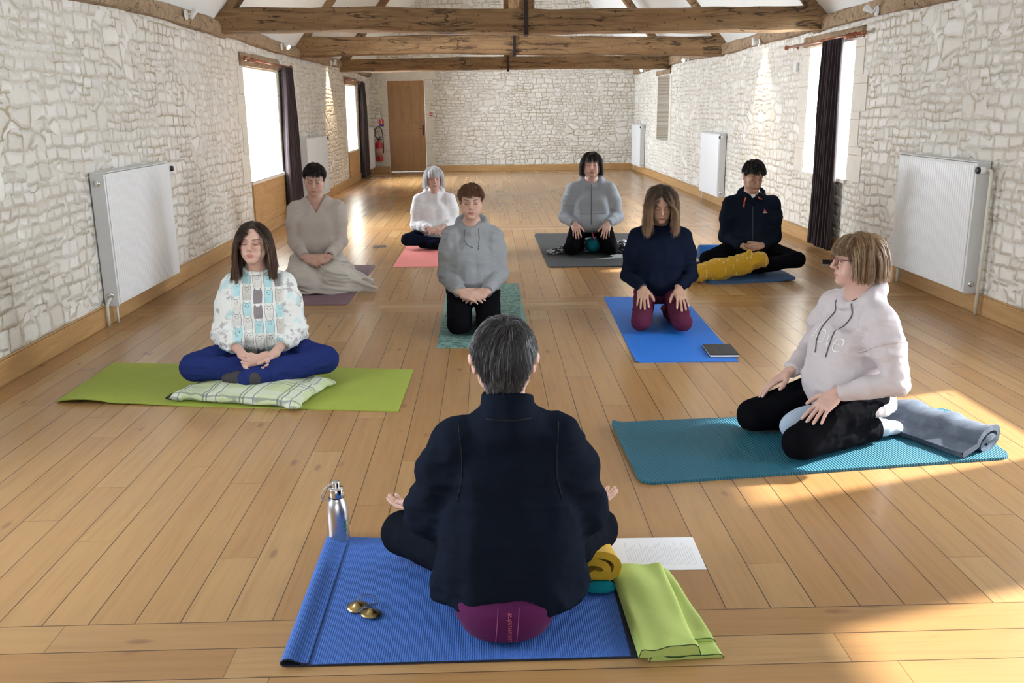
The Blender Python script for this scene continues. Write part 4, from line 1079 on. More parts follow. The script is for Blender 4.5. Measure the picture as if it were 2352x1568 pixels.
def arm_ring(name, J, s, m, back=.0, r=.0245, th=.004, n=20, beads=False, fwd=None):
    W = J['WR'][s]; d = W-J['EL'][s]; d /= np.linalg.norm(d); c = W+d*back; u = np.cross(d, A3(0, 0, 1)); u /= np.linalg.norm(u); v = np.cross(d, u)
    pts = [c+(u*math.cos(a)+v*math.sin(a))*(r+.002*math.sin(3*a)) for a in np.linspace(0, 2*pi, n, endpoint=False)]
    mb = MB().tube(pts, [th*(1.25 if (i % 2 and beads) else 1) for i in range(n)], 6, closed=True); return mb.build(name, m, J['root'])
def decal_text(name, body, size, m, J, sd, c, ux, uz, n, sx=1., shear=0, sub=2, out=.0018, thick=0):
    """lettering printed on a garment: flat glyphs dropped onto its surface"""
    cu = bpy.data.curves.new('t', 'FONT'); cu.body = body; cu.size = size; cu.align_x = 'CENTER'; cu.align_y = 'CENTER'; cu.shear = shear; cu.offset = thick
    o = bpy.data.objects.new('t', cu); COL.objects.link(o); dg = bpy.context.evaluated_depsgraph_get(); me = bpy.data.meshes.new_from_object(o.evaluated_get(dg)); bpy.data.objects.remove(o)
    bm = bmesh.new(); bm.from_mesh(me); bmesh.ops.triangulate(bm, faces=bm.faces)
    for _ in range(sub): bmesh.ops.subdivide_edges(bm, edges=[e for e in bm.edges if e.calc_length() > .012], cuts=1); bmesh.ops.triangulate(bm, faces=bm.faces)
    ux, uz = A3(ux), A3(uz); P_ = [A3(c)+ux*v.co.x*sx+uz*v.co.y for v in bm.verts]; Q = surf_pts(sd, P_, n, out)
    for v, q in zip(bm.verts, Q): v.co = q
    bm.to_mesh(me); bm.free(); me.materials.clear(); me.materials.append(m); r = bpy.data.objects.new(name, me); COL.objects.link(r); r.parent = J['root']; return r
FR = (0, -1, 0)
M_NAVY = cloth('navy_wool', (.008, .012, .027), (.005, .007, .015)); M_NAVYF = cloth('navy_fleece', (.0095, .0135, .024), (.0055, .0075, .013), weave=500)
M_BLACKT = cloth('black_jersey', (.0050, .0050, .0068), (.003, .003, .004)); M_DKLEG = cloth('charcoal_leggings', (.007, .009, .015), (.004, .005, .008))
def heather(nm, a, b_, amp=.5): return cloth(nm, a, b_, amp=amp, weave=260)
M_GREYH = heather('grey_marl_jersey', (.37, .38, .395), (.19, .20, .215)); M_GREYZ = heather('light_grey_scuba', (.36, .39, .43), (.27, .295, .33), .3)
M_BEIGE = heather('beige_knit', (.52, .455, .41), (.38, .325, .29), .4); M_WHITEH = cloth('white_sweat', (.84, .84, .87), (.74, .74, .78)); M_PALE = cloth('pale_pink_sweat', (.62, .56, .57), (.54, .48, .50))
M_BURG = cloth('burgundy_jersey', (.105, .022, .048), (.06, .013, .03)); M_ORANGE = mat('orange_cord', (.75, .16, .02), .7); M_WHITET = mat('white_cotton', (.75, .75, .78), .9)
M_GREYC = mat('grey_cord', (.12, .12, .13), .8); M_BEAD = mat('dark_beads', (.03, .018, .015), .35); M_PINKC = mat('pink_cord', (.55, .03, .12), .7); M_TEALS = cloth('teal_jersey', (.006, .16, .20), (.004, .10, .13))
M_WSOCK = cloth('white_sock_wool', (.62, .66, .72), (.5, .54, .6)); M_PRINT = mat('cream_print', (.86, .84, .82), .8); M_SEAM = mat('dark_seam', (.006, .007, .010), .9); M_ZIP = mat('zip_grey', (.05, .05, .055), .5, .3)

people = []
def post1(J): pass
people.append(P((-1.292, 5.03, .055), 9, seed=1, h=.0035, hcl=.005, h0=.115, sw=.142, big=1.0, skin=SK1, top=M_CATS, trousers=M_BLUET, sock=M_SOCKD,
    hem_cut=False, legs=cross(.345, -.25, .085, .05, -.40, .045, .17), floor=-.005, hem=.155, depth=1.1, hemw=1.02, bust=.010, belly=.02, fold=.012, waist=1.02,
    sleeve=(.062, .068, .048), cuff=.040, cuffback=.105, fscale=1.1, tfold=.010, thigh=.082, knee=.078, ankle=.060,
    hands={1: dict(w=(.070, -.290, .135), f=(-.90, -.42, -.18), b=(-.1, .35, -.9), side=-1, curl=.30, spread=.5, pole=(.8, .7, -.4), thumb=.45),
           -1: dict(w=(-.075, -.285, .135), f=(.80, -.55, -.30), b=(.25, .30, -.9), side=1, curl=.35, spread=.6, pole=(-.8, .7, -.4), thumb=.9)},
    head=(-7, -6, 2), headx=-.008, neckr=(.078, .068), hk=.95, hair=dict(HAIRS['long'], thick=.006, maxx=.128), hairm=hair_mat('brown', (.115, .058, .030), (.060, .030, .017), root=(.035, .018, .011), c3=(.26, .15, .085)),
    label='person with long brown hair, in an animal-print sweater, cross-legged on a checked pillow'))
# 2 --- beige v-neck, lap under a blanket
def post2(J): arm_ring('bracelet', J, 1, M_BEAD, -.012, .027, .0045, 18, True)
people.append(P((-1.46, 7.80, .03), 7, seed=2, s=1.05, h0=.235, sw=.172, big=1.18, depth=1.18, skin=SK3, top=M_BEIGE, trousers=M_BEIGE, legs=kneel(.17, .36), collar='v', bust=.028, belly=.03, sleeve=(.064, .056, .038), cuff=.040,
    hands={1: dict(w=(.090, -.300, .245), f=(-.88, -.35, -.25), b=(.1, -.75, .6), side=-1, curl=.45, spread=.5, pole=(.6, 1, -.4)), -1: dict(w=(-.095, -.300, .245), f=(.88, -.35, -.28), b=(-.1, -.75, .6), side=1, curl=.40, spread=.5, pole=(-.6, 1, -.4))},
    head=(-2, 14, 3), fat=.004, neck=.054, hem=.19, hair=dict(HAIRS['short'], thick=.016, len=(.035, .052), cap=.008, front=.060, fringe=.052, sweep=.6), hairm=hair_mat('black_brown', (.030, .018, .014), (.012, .008, .007)), post=post2,
    label='person with short dark hair in a beige v-neck jumper, with a blanket over the lap'))
# 3 --- white hoodie
people.append(P((-.585, 9.98, .01), 4, seed=3, h=.006, hcl=.008, h0=.135, sw=.165, big=1.12, depth=1.15, skin=SK5, top=M_WHITEH, trousers=M_NAVY, sock=M_BLACKT, hem_cut=False, legs=cross(.31, -.24, .10, .05, -.34, .05, .16), collar='hood', hoodb=1.02, bust=.02, belly=.03, fold=.010,
    sleeve=(.074, .074, .044), cuff=.046, hands=lap_hands(.045, -.28, .205, False), head=(6, 6, -2), topname='hooded_sweatshirt', hair=dict(HAIRS['bob'], thick=.015, part=.012, endz=-.095), hairm=hair_mat('white', (.90, .90, .92), (.78, .78, .82)),
    label='person with a white bob in a white hooded sweatshirt, cross-legged on the pink mat'))
# 4 --- grey hooded top, centre
def post4(J):
    NB = J['NB']; cs = J['cs']
    strip_on('drawstring', cs, [NB+A3(-.045, -.16, -.03), NB+A3(-.055, -.17, -.10), NB+A3(-.030, -.18, -.135), NB+A3(.005, -.18, -.150)], FR, .0028, M_GREYC, J['root'])
    strip_on('drawstring', cs, [NB+A3(.045, -.16, -.03), NB+A3(.050, -.17, -.09), NB+A3(.040, -.18, -.165)], FR, .0028, M_GREYC, J['root'])
people.append(P((-.115, 6.24, .012), 1, seed=4, h=.004, hcl=.005, thigh=.094, knee=.082, ankle=.065, h0=.245, sw=.152, big=1.08, depth=1.1, skin=SK3, top=M_GREYH, trousers=M_BLACKT, sock=M_BLACKT, legs=kneel(.098, .40), collar='hood', bust=.022, belly=.025, hem=.19, fold=.012, sleeve=(.064, .060, .042), cuff=.040,
    hands={1: dict(w=(.088, -.262, .262), f=(-.93, -.30, -.25), b=(.15, -.75, .60), side=-1, curl=.42, spread=.4, pole=(.6, 1, -.4)), -1: dict(w=(-.088, -.262, .262), f=(.92, -.33, -.22), b=(-.15, -.75, .62), side=1, curl=.36, spread=.4, pole=(-.6, 1, -.4))},
    head=(-1, 1, 0), hk=.96, topname='hooded_top', hair=dict(HAIRS['short'], thick=.016, len=(.045, .062), cap=.008, front=.060, sweep=1.0, fringe=.036), hairm=hair_mat('auburn', (.20, .080, .038), (.10, .042, .024), c3=(.32, .15, .07)), post=post4,
    label='person with short auburn hair in a grey hooded top, kneeling on the sage patterned mat'))
# 5 --- grey zip jacket at the back
def post5(J):
    NB = J['NB']; cs = J['cs']
    strip_on('zip', cs, [NB+A3(0, -.16, -.03), NB+A3(0, -.2, -.2), NB+A3(0, -.22, -.40)], FR, .005, M_ZIP, J['root'], flat=(1, .5))
    strip_on('seam', cs, [A3(-.13, -.25, J['h0']+.145), A3(0, -.26, J['h0']+.14), A3(.13, -.25, J['h0']+.145)], FR, .0025, M_GREYC, J['root'])
    MB().tube([(.01, -.17, .21), (.02, -.20, .17), (.035, -.22, .13), (.03, -.235, .11)], .005, 6).build('drawstring', M_PINKC, J['root'])
people.append(P((1.065, 9.42, .012), -6, seed=5, s=1.06, h=.006, hcl=.007, h0=.235, sw=.178, big=1.22, depth=1.22, skin=SK2, top=M_GREYZ, trousers=M_BLACKT, sock=M_BLACKT, legs=kneel(.185, .37), collar='hood', hoodb=1.08, bust=.03, belly=.035, hem=.20, sleeve=(.070, .064, .042), cuff=.043,
    hands=thigh_hands(.152, -.215, .285, dn=-.75, out=-.15), thigh=.092, knee=.076, fat=.005, head=(2, -5, 0), neck=.055, topname='zip_jacket', hair=dict(HAIRS['bob'], thick=.014, part=.0, endz=-.095, bang_y=.03, bang_x=.04), hairm=hair_mat('black_bob', (.022, .012, .014), (.010, .006, .007)), post=post5,
    label='person with a dark bob in a light grey zipped jacket, kneeling on the charcoal mat'))
# 6 --- navy top, burgundy trousers
def post6(J): arm_ring('bracelet', J, -1, M_BEAD, -.002, .028, .0045, 18, True)
th6 = thigh_hands(.118, -.225, .262, dn=-.62, curl=.12, spread=1.5, out=.06)
th6[1]['f'] = (.20, -1, -.70); th6[1]['spread'] = 2.0
people.append(P((1.18, 6.20, .012), -7, seed=6, h=.004, hcl=.005, h0=.225, sw=.158, skin=SK4, top=M_NAVY, trousers=M_BURG, sock=M_BURG, legs=kneel(.135, .40), bust=.018, belly=.01, hem=.20, fold=.007, sleeve=(.056, .048, .034), hands=th6,
    head=(1, 17, 0), heady=-.022, headz=-.010, hk=.97, neckr=(.074, .062), hair=dict(HAIRS['long'], len=(.26, .34), wave=.24, thick=.020, endz=-.175, endj=.025, front=.066, part=.006, clump=.006, fray=1.0, facew=.062, keep=.054, lift=.10, maxx=.122), hairm=hair_mat('blond', (.30, .175, .085), (.17, .095, .05), root=(.045, .026, .018), c3=(.46, .30, .16)), post=post6,
    label='person with wavy blond hair in a dark blue jumper and burgundy trousers, kneeling'))
# 7 --- man in navy hoodie
def post7(J):
    NB = J['NB']; cs = J['cs']; r = J['root']
    strip_on('drawstring', cs, [NB+A3(-.058, -.16, -.025), NB+A3(-.068, -.17, -.06), NB+A3(-.070, -.17, -.105)], FR, .0050, M_ORANGE, r)
    strip_on('drawstring', cs, [NB+A3(.038, -.16, -.02), NB+A3(.055, -.17, -.035), NB+A3(.075, -.17, -.040)], FR, .0045, M_ORANGE, r)
    strip_on('zip', cs, [NB+A3(0, -.16, -.10), NB+A3(.002, -.2, -.22), NB+A3(0, -.22, -.42)], FR, .0035, M_ZIP, r)
    q = surf_pts(cs, [NB+A3(x, -.2, z) for x, z in ((.082, -.150), (.118, -.150), (.118, -.146), (.082, -.146))], FR, .002); MB().add(q, [(0, 1, 2, 3)]).build('chest_logo', mat('logo_white', (.7, .7, .72), .6), r)
    q = surf_pts(cs, [NB+A3(x, -.2, z) for x, z in ((.088, -.143), (.112, -.143), (.106, -.128), (.100, -.134), (.095, -.116))], FR, .002); MB().add(q, [(0, 1, 2, 3, 4)]).build('chest_logo', mat('logo_red', (.6, .06, .04), .6), r)
    k = SDF(); k.cap(NB+A3(0, -.040, -.02), NB+A3(0, -.052, -.048), .034, .024, .01); sdf_obj('t_shirt', k, .006, M_WHITET, r)
people.append(P((2.345, 8.07, .03), -9, seed=7, s=1.07, h=.005, hcl=.006, h0=.185, sw=.172, big=1.08, depth=1.12, skin=SK4, top=M_NAVYF, trousers=M_BLACKT, sock=M_BLACKT, hem_cut=False, legs=cross(.36, -.22, .115, .05, -.33, .06, .14), collar='hood', hoodb=1.0, belly=.02, hem=.145, fold=.010, sleeve=(.070, .066, .046), cuff=.046,
    hands=lap_hands(.035, -.245, .21, True, dn=-.15), head=(14, 20, 2), heady=-.015, jaw=1.08, neck=.054, topname='hooded_jacket', hair=dict(HAIRS['short'], thick=.016, len=(.03, .045), cap=.008, sweep=.2, front=.054), hairm=hair_mat('black', (.012, .010, .010), (.006, .005, .005)), post=post7,
    label='person in a dark hooded jacket with orange drawstrings, cross-legged behind the yellow blanket'))
# 8 --- profile woman on the ribbed mat
def post8(J):
    NB = J['NB']; cs = J['cs']; r = J['root']; F = J['FH']; h0 = J['h0']
    for s in (1, -1):
        pts = [NB+A3(s*.045, -.16, -.035), NB+A3(s*.052, -.2, -.11), NB+A3(s*.050, -.2, -.19), NB+A3(s*.040, -.2, -.265)]
        strip_on('drawstring', cs, pts, FR, .0024, M_GREYC, r, out=.004)
    # raised seams: dropped shoulder panel
    W = J['EL'][1]*.45+J['S'][1]*.55; d = J['EL'][1]-J['S'][1]; d /= np.linalg.norm(d); u = np.cross(d, A3(0, 0, 1)); u /= np.linalg.norm(u); v = np.cross(d, u)
    ring = []
    for a in np.linspace(0, 2*pi, 28, endpoint=False):
        n = u*math.cos(a)+v*math.sin(a)
        ring += surf_pts(cs, [W+n*.06], n, .001, .07)
    MB().tube([tuple(p) for p in ring], .0028, 6, closed=True).build('seam', M_PALE, r)
    decal_text('lettering', 'love', .150, M_PRINT, J, cs, A3(.005, -.3, h0+.265), (1, 0, -.10), (.0, 0, 1), FR, sx=.85, shear=.35, sub=3, thick=-.0038)
    for i in range(5):
        decal_text('lettering', 'mmmmmm', .016, M_PRINT, J, cs, A3(.03, -.3, h0+.185-i*.020), (1, 0, -.06), (0, 0, 1), FR, sub=0) if False else None
    # necklace
    pts = [NB+A3(x, y, z) for x, y, z in ((.050, .02, .03), (.054, -.02, .005), (.040, -.055, -.022), (.010, -.078, -.045), (-.02, -.074, -.04), (-.045, -.05, -.018), (-.054, -.01, .008))]
    pts = surf_pts(J['body'], pts, (0, -.9, .3), .002, .05) if 'body' in J else pts
    MB().tube(pts, [.0022+.001*(i % 2) for i in range(7)], 6).build('necklace', M_BEAD, r)
    # glasses
    m = MB()
    for s in (1, -1):
        ring = [F.pt((s*.033+.0235*math.copysign(abs(math.cos(a))**.7, math.cos(a)), .1005-.004*abs(math.cos(a)), -.004+.0185*math.copysign(abs(math.sin(a))**.7, math.sin(a)))) for a in np.linspace(0, 2*pi, 24, endpoint=False)]
        m.tube(ring, .0015, 6, closed=True)
        m.tube([F.pt((s*.056, .098, .004)), F.pt((s*.072, .085, .006)), F.pt((s*.079, .030, .004)), F.pt((s*.080, -.01, .0))], .0013, 6)
    m.tube([F.pt((-.0095, .103, .002)), F.pt((0, .106, .005)), F.pt((.0095, .103, .002))], .0013, 6)
    g = m.build('glasses', mat('brown_metal', (.10, .04, .03), .3, .6), r)
    for s in (1, -1):
        ring = [F.pt((s*.033+.022*math.copysign(abs(math.cos(a))**.7, math.cos(a)), .1005, -.004+.017*math.copysign(abs(math.sin(a))**.7, math.sin(a)))) for a in np.linspace(0, 2*pi, 24, endpoint=False)]
        MB().add(ring, [tuple(range(24))]).build('lens', M_GLASS, g)
    ar = J['WR'][1]
th8 = {1: dict(w=(.172, -.205, .270), f=(.20, -1, -.72), b=(.35, -.45, .85), side=-1, curl=.16, spread=1.6, pole=(.8, 1.0, -.1), thumb=.9),
       -1: dict(w=(-.172, -.205, .270), f=(-.20, -1, -.70), b=(-.35, -.45, .85), side=1, curl=.16, spread=1.6, pole=(-.8, 1.0, -.1), thumb=.9)}
people.append(P((1.605, 3.84, .014), -75, seed=8, h=.0033, hcl=.0048, h0=.212, sw=.160, big=1.16, depth=1.22, skin=SK2, top=M_PALE, trousers=M_BLACKT, sock=M_WSOCK, legs=kneel(.185, .385), collar='big', bust=.035, tfold=.005, belly=.045, hem=.14, fold=.013, sleeve=(.070, .056, .036), waist=1.0,
    hands=th8, head=(-20, 0, 0), fat=.005, hk=.95, neck=.054, thigh=.088, knee=.078, ankle=.070, topname='sweatshirt', hair=dict(HAIRS['bob'], n=520, kids=22, thick=.012, endz=-.088, endj=.015, bang_y=.018, bang_x=.055, bang_len=(.09, .12), bang_z=.024, r=.00075, fray=.6), hairm=hair_mat('highlighted', (.34, .205, .105), (.17, .095, .048), c3=(.62, .50, .34), streak=.8), post=post8,
    label='person with a blond bob and glasses in a pale pink sweatshirt, kneeling side-on'))
# 9 --- foreground teacher seen from behind
def post9(J):
    NB = J['NB']; cs = J['cs']; r = J['root']; h0 = J['h0']; S = J['S']
    BK = (0, 1, 0)
    # yoke and collar seams
    strip_on('seam', cs, [NB+A3(x, .16, .004-abs(x)*.05) for x in np.linspace(-.062, .062, 9)], BK, .0016, M_SEAM, r)
    for s in (1, -1):
        strip_on('seam', cs, [S[s]+A3(-s*.012, .15, .048), S[s]+A3(-s*.020, .15, -.02), S[s]+A3(-s*.020, .15, -.10), S[s]+A3(-s*.004, .15, -.17)], BK, .0016, M_SEAM, r)
    # teal shirt tail showing under the fleece
    k = SDF(); k.loft([(h0-.10, -.015, .022, .178, .110, 2.3), (h0-.02, -.012, .015, .165, .100, 2.3)], .02, capk=.02); sdf_obj('undershirt', k, .006, M_TEALS, r)
    F = J['FH']; m = MB()
    for s in (1, -1): m.tube([F.pt((s*.080, -.02, .008)), F.pt((s*.084, .02, .010)), F.pt((s*.080, .075, .012)), F.pt((s*.06, .098, .010)), F.pt((s*.035, .104, .012)), F.pt((0, .106, .008))], .0014, 6)
    m.build('glasses', M_BLK, r)
people.append(P((.046, 2.445, .012), 180, seed=9, h=.0033, hcl=.0048, h0=.185, headx=.010, sw=.152, big=1.28, depth=1.1, skin=SK1, top=M_NAVYF, trousers=M_DKLEG, sock=M_BLACKT, hem_cut=False, legs={1: ((.345, -.30, .105), (-.05, -.42, .05), (-.18, -.35, .04)), -1: ((-.292, -.30, .105), (.06, -.33, .05), (.18, -.29, .04))}, collar='funnel', hem=.070, hemw=1.16, fold=.016, fscale=.75, waist=1.08,
    sleeve=(.066, .074, .050), hands={1: dict(w=(.238, -.285, .195), f=(.85, -.50, -.15), b=(.1, .25, -.95), side=-1, curl=.30, spread=.9, pole=(.35, .8, -.6), thumb=.7), -1: dict(w=(-.208, -.285, .200), f=(-.85, -.50, -.12), b=(-.1, .25, -.95), side=1, curl=.30, spread=.9, pole=(-.35, .8, -.6), thumb=.7)},
    earout=.010, head=(0, 2, 0), hk=1.02, headz=-.008, thigh=.088, knee=.074, topname='fleece_jacket', hair=dict(HAIRS['short'], n=1700, kids=12, K=9, thick=.006, len=(.060, .085), nape=-.100, cap=.004, earz=.020, nlen=.85, r=.0006, clump=.0032, swirl=.9, crown=(.015, -.050, .11), mess=.15, lift=.12, grav=.2, front=.056, fray=.7), hairm=hair_mat('grey_streaked', (.090, .082, .080), (.024, .020, .020), c3=(.30, .30, .33), rough=.30), post=post9,
    label='person seen from behind with greying hair and a dark fleece, sitting on a purple cushion'))
PEOPLE = [person(c) for c in people]
# ================================================================ PROPS
def radiator(loc, rz, L, H_, label, group, valve_end=1, pipes='short', z0=.135):
    """panel radiator; own frame: wall behind (+y), ribbed face towards -y, runs along x"""
    e = empty('radiator', loc, rz); tag(e, label, 'radiator', group); D = .105
    m = MB(); n = int(L/.0333); y0 = -D
    row = []
    for i in range(n*4+1):
        x = -L/2+.02+(L-.04)*i/(n*4); y = y0-.003+(.004 if i % 4 in (1, 2) else 0); row.append((x, y))
    m.grid([[(x, y, z) for x, y in row] for z in (z0+.03, z0+H_-.03)]); m.v = m.v
    m.box(-L/2, L/2, y0, y0+.012, z0+.008, z0+H_-.008)
    m.build('front_panel', M_WHITE, e, bevel=.003)
    MB().box(-L/2, L/2, -.018, -.008, z0+.01, z0+H_-.01).build('rear_panel', M_WHITE, e)
    for s in (-1, 1): MB().box(s*(L/2)-.004, s*(L/2)+.004, y0+.001, -.012, z0, z0+H_-.002).build('side_cover', M_WSIDE, e, bevel=.002)
    m = MB(); m.box(-L/2, L/2, y0+.002, y0+.010, z0+H_-.003, z0+H_+.002); m.box(-L/2, L/2, -.020, -.012, z0+H_-.003, z0+H_+.002)
    k = int(L/.02)
    for i in range(k): m.box(-L/2+i*L/k, -L/2+i*L/k+.010, y0+.004, -.014, z0+H_-.004, z0+H_+.001)
    m.build('top_grille', M_WHITE, e)
    s = valve_end; x = s*(L/2+.035); zt = z0+H_-.055
    m = MB(); m.tube([(s*L/2, -.06, zt), (x, -.06, zt)], .011, 10); v = m.build('valve', M_CHR, e)
    M_ = Matrix.Translation((x+s*.000, -.06, zt)) @ Matrix.Rotation(s*pi/2 if False else pi/2, 4, 'X')
    MB().lathe([(.016, 0), (.022, .004), (.024, .02), (.022, .045), (.0, .046)], M=M_, cap=False).build('valve_head', M_WHITE, v)
    MB().lathe([(.0225, .046), (.0225, .062), (.015, .066), (0, .066)], M=M_, cap=False).build('valve_cap', M_BLK, v)
    if pipes == 'long':
        MB().tube([(x, -.055, zt), (x+s*.05, -.05, zt), (x+s*.058, -.048, zt-.02), (x+s*.058, -.048, .35), (x+s*.058, -.048, .004)], .0115, 10).build('pipe', M_CREAM, e)
        MB().tube([(x+s*.058, -.03, zt-.35), (x+s*.058, -.048, zt-.35)], .018, 10).build('pipe_clip', M_CREAM, e)
    MB().tube([(-s*(L/2-.06), -.06, z0), (-s*(L/2-.06), -.06, .004)], .010, 10).build('pipe', M_CREAM, e)
    if pipes == 'elbow':
        MB().tube([(-s*(L/2+.0), -.055, z0+.06), (-s*(L/2+.035), -.055, z0+.05), (-s*(L/2+.06), -.045, z0+.02), (-s*(L/2+.06), -.04, .004)], .011, 10).build('pipe', M_CREAM, e)
    Mx = Matrix.Rotation(pi/2, 4, 'Y')
    for zz in ((z0+H_-.07, z0+.08) if pipes == 'elbow' else (z0+.07,)):
        q = -s if pipes == 'elbow' else s
        MB().lathe([(.0, 0), (.021, .0), (.021, .006), (.012, .009), (0, .009)], M=Matrix.Translation((q*(L/2+.004)-(0 if q > 0 else .009), -.055, zz)) @ Mx, cap=False).build('plug', M_CHR, e)
    return e
# left wall (rz +90: own -y faces +x);  right wall (rz -90)
radiator((XL+.004, 7.04, 0), pi/2, 1.32, .93, 'white ribbed radiator with a black-capped valve, nearest one on the wall with two windows', 'radiators along the walls', 1, 'elbow')
radiator((XL+.004, 14.5, 0), pi/2, 1.75, .93, 'white ribbed radiator behind the beige-jumper person, between the two dark curtains', 'radiators along the walls', 1, 'short')
radiator((XL+.004, 21.3, 0), pi/2, .9, .93, 'white ribbed radiator half hidden by a curtain beside the fire extinguisher', 'radiators along the walls', 1, 'short')
radiator((XR-.004, 6.93, 0), -pi/2, 1.22, .93, 'white ribbed radiator beside a long cream pipe, behind the blond-bob person in glasses', 'radiators along the walls', 1, 'long')
radiator((XR-.004, 14.1, 0), -pi/2, 1.20, .93, 'white ribbed radiator behind the person in the dark jacket with orange drawstrings', 'radiators along the walls', 1, 'short')
radiator((XR-.004, 21.15, 0), -pi/2, 1.20, .93, 'white ribbed radiator below the tall blind niche near the far corner', 'radiators along the walls', 1, 'short')

def curtain(y0, y1, xw, s, zt, zb, label, spread0, rings=6, seed=1, kick=0):
    """gathered dark curtain hanging on its rod; s=+1 hangs on the side of +x of the wall"""
    rr = random.Random(seed); n = 120; rows = []; nf = 8
    ph = [rr.uniform(0, 6.28) for _ in range(6)]
    for k in range(28):
        f = k/27; z = zt+(zb-zt)*f; w0 = spread0*(1-f)+(y1-y0)*f; c = (y0+y1)/2+kick*f
        row = []
        for i in range(n+1):
            u = i/n; a = u*nf*2*pi+math.sin(f*1.3+ph[0])*.5+.5*math.sin(u*7+ph[1])
            amp = .026+.012*f+.008*math.sin(u*9+ph[2])
            row.append((xw+s*(.075+amp*math.sin(a)+.006*math.sin(f*8+u*12)), c+(u-.5)*w0+.010*math.cos(a), z+.006*math.sin(a)*(k == 27)))
        rows.append(row)
    m = MB().grid(rows); m2 = MB().grid(rows)
    o = MB(); o.grid(rows)
    ob = o.build('curtain', M_CURT); sol = ob.modifiers.new('thickness', 'SOLIDIFY'); sol.thickness = .003
    return tag(ob, label, 'curtain')
def rod(y0, y1, xw, s, z, label):
    e = empty('curtain_rod', (xw, (y0+y1)/2, z)); tag(e, label, 'curtain rod', 'varnished curtain rods'); h = (y1-y0)/2
    MB().tube([(s*.075, -h, 0), (s*.075, h, 0)], .014, 12).build('pole', M_COP, e)
    for q in (-1, 1):
        MB().lathe([(0, 0), (.014, .0), (.018, .008), (.012, .016), (.024, .03), (.028, .045), (.022, .062), (.008, .074), (0, .076)], M=Matrix.Translation((s*.075, q*h, 0)) @ Matrix.Rotation(-q*pi/2, 4, 'X'), cap=False, n=16).build('finial', M_COP, e)
        m = MB(); m.tube([(0, q*(h-.13), 0), (s*.075, q*(h-.13), 0)], .012, 10); m.lathe([(.0, 0), (.028, 0), (.028, .012), (.0, .014)], M=Matrix.Translation((0, q*(h-.13), 0)) @ Matrix.Rotation(s*pi/2, 4, 'Y'), cap=False, n=16); m.build('bracket', M_COP, e)
    for i in range(4):
        y = -h+.16+i*.05; MB().tube([(s*.075+.024*math.cos(a), y, .024*math.sin(a)-.006) for a in np.linspace(0, 2*pi, 14, endpoint=False)], .004, 6, closed=True).build('ring', M_COP, e)
rod(10.66, 12.98, XL, 1, 2.03, 'varnished red-brown curtain rod above the nearer of the two windows with oak panels below')
rod(18.2, 20.35, XL, 1, 2.03, 'varnished red-brown curtain rod above the farther window with an oak panel, near the door')
rod(8.62, 10.72, XR, -1, 2.09, 'varnished red-brown curtain rod above the bright window without an oak panel')
curtain(12.30, 13.25, XL, 1, 2.02, .03, 'dark aubergine curtain hanging behind the person in the beige jumper', .55, seed=2)
curtain(19.85, 21.0, XL, 1, 2.02, .03, 'dark aubergine curtain beside the small far window near the door', .55, seed=4)
curtain(9.00, 9.60, XR, -1, 2.08, .03, 'dark aubergine curtain hanging across the bright window next to the large pipe radiator', .52, seed=7)

def m_bulb(t, b): pass
M_GLOW = mat('lit_bulb', (1, .9, .75), emit=((1, .86, .66), 40))
def spotlight(loc, s, up, label, on=True, power=12, aim=(0, 0, -1)):
    e = empty('wall_spotlight', loc); tag(e, label, 'spotlight', 'white spotlights on the wall plates')
    M0 = Matrix.Rotation(s*pi/2, 4, 'Y')
    MB().lathe([(0, 0), (.042, 0), (.045, .006), (.040, .016), (.0, .018)], M=M0, cap=False, n=24).build('mount', M_WHITE, e)
    d = Vector(aim).normalized(); c = Vector((s*.075, 0, .01)); q = d.to_track_quat('Z', 'Y').to_matrix().to_4x4()
    MB().tube([(0, 0, 0), (s*.045, 0, .005), c], .007, 8).build('arm', M_WHITE, e)
    M1 = Matrix.Translation(c) @ q
    h = MB().lathe([(.012, -.050), (.016, -.045), (.020, -.01), (.032, .035), (.034, .042), (.030, .040), (.022, .0), (.0, -.005)], M=M1, cap=False, n=24).build('lamp_head', M_WHITE, e)
    MB().lathe([(.0, .024), (.026, .026), (.026, .032), (0, .036)], M=M1, cap=False, n=20).build('bulb', M_GLOW if on else M_WHITE, h)
    if on:
        l = bpy.data.lights.new('spot', 'SPOT'); l.energy = power; l.spot_size = R_(75); l.spot_blend = .6; l.color = (1, .72, .42); l.shadow_soft_size = .03
        o = bpy.data.objects.new('spot', l); COL.objects.link(o); o.parent = e; o.location = c+d*.06; o.rotation_euler = d.to_track_quat('-Z', 'Y').to_euler()
LS = 'left'
spotlight((XL+.075, 8.62, 2.30), 1, True, 'white spotlight tilted upwards on the timber, above the nearest radiator by the animal-print sweater', True, 10, (.5, .1, .9))
spotlight((XL+.075, 12.5, 2.27), 1, True, 'lit white spotlight just above the end of the aubergine curtain behind the beige jumper', True, 60, (.55, -.35, -.45))
spotlight((XL+.075, 16.4, 2.24), 1, True, 'lit white spotlight casting a warm glow down the wall between the two windows', True, 70, (-.25, .1, -1))
spotlight((XR-.075, 8.32, 2.25), -1, True, 'white double-jointed spotlight above the bright window rod, nearest on its wall', True, 12, (-.6, .5, .5))
spotlight((XR-.075, 11.86, 2.22), -1, True, 'white spotlight throwing a warm pool on the stones above the dark-jacket person', True, 50, (.28, -.05, -1))
spotlight((XR-.075, 15.97, 2.21), -1, True, 'lit white spotlight between the blind niche and the warm wall pool', True, 50, (-.5, -.5, -.4))
spotlight((XR-.075, 20.3, 2.21), -1, True, 'lit white spotlight right beside the top of the blind niche', True, 40, (-.5, -.6, -.35))
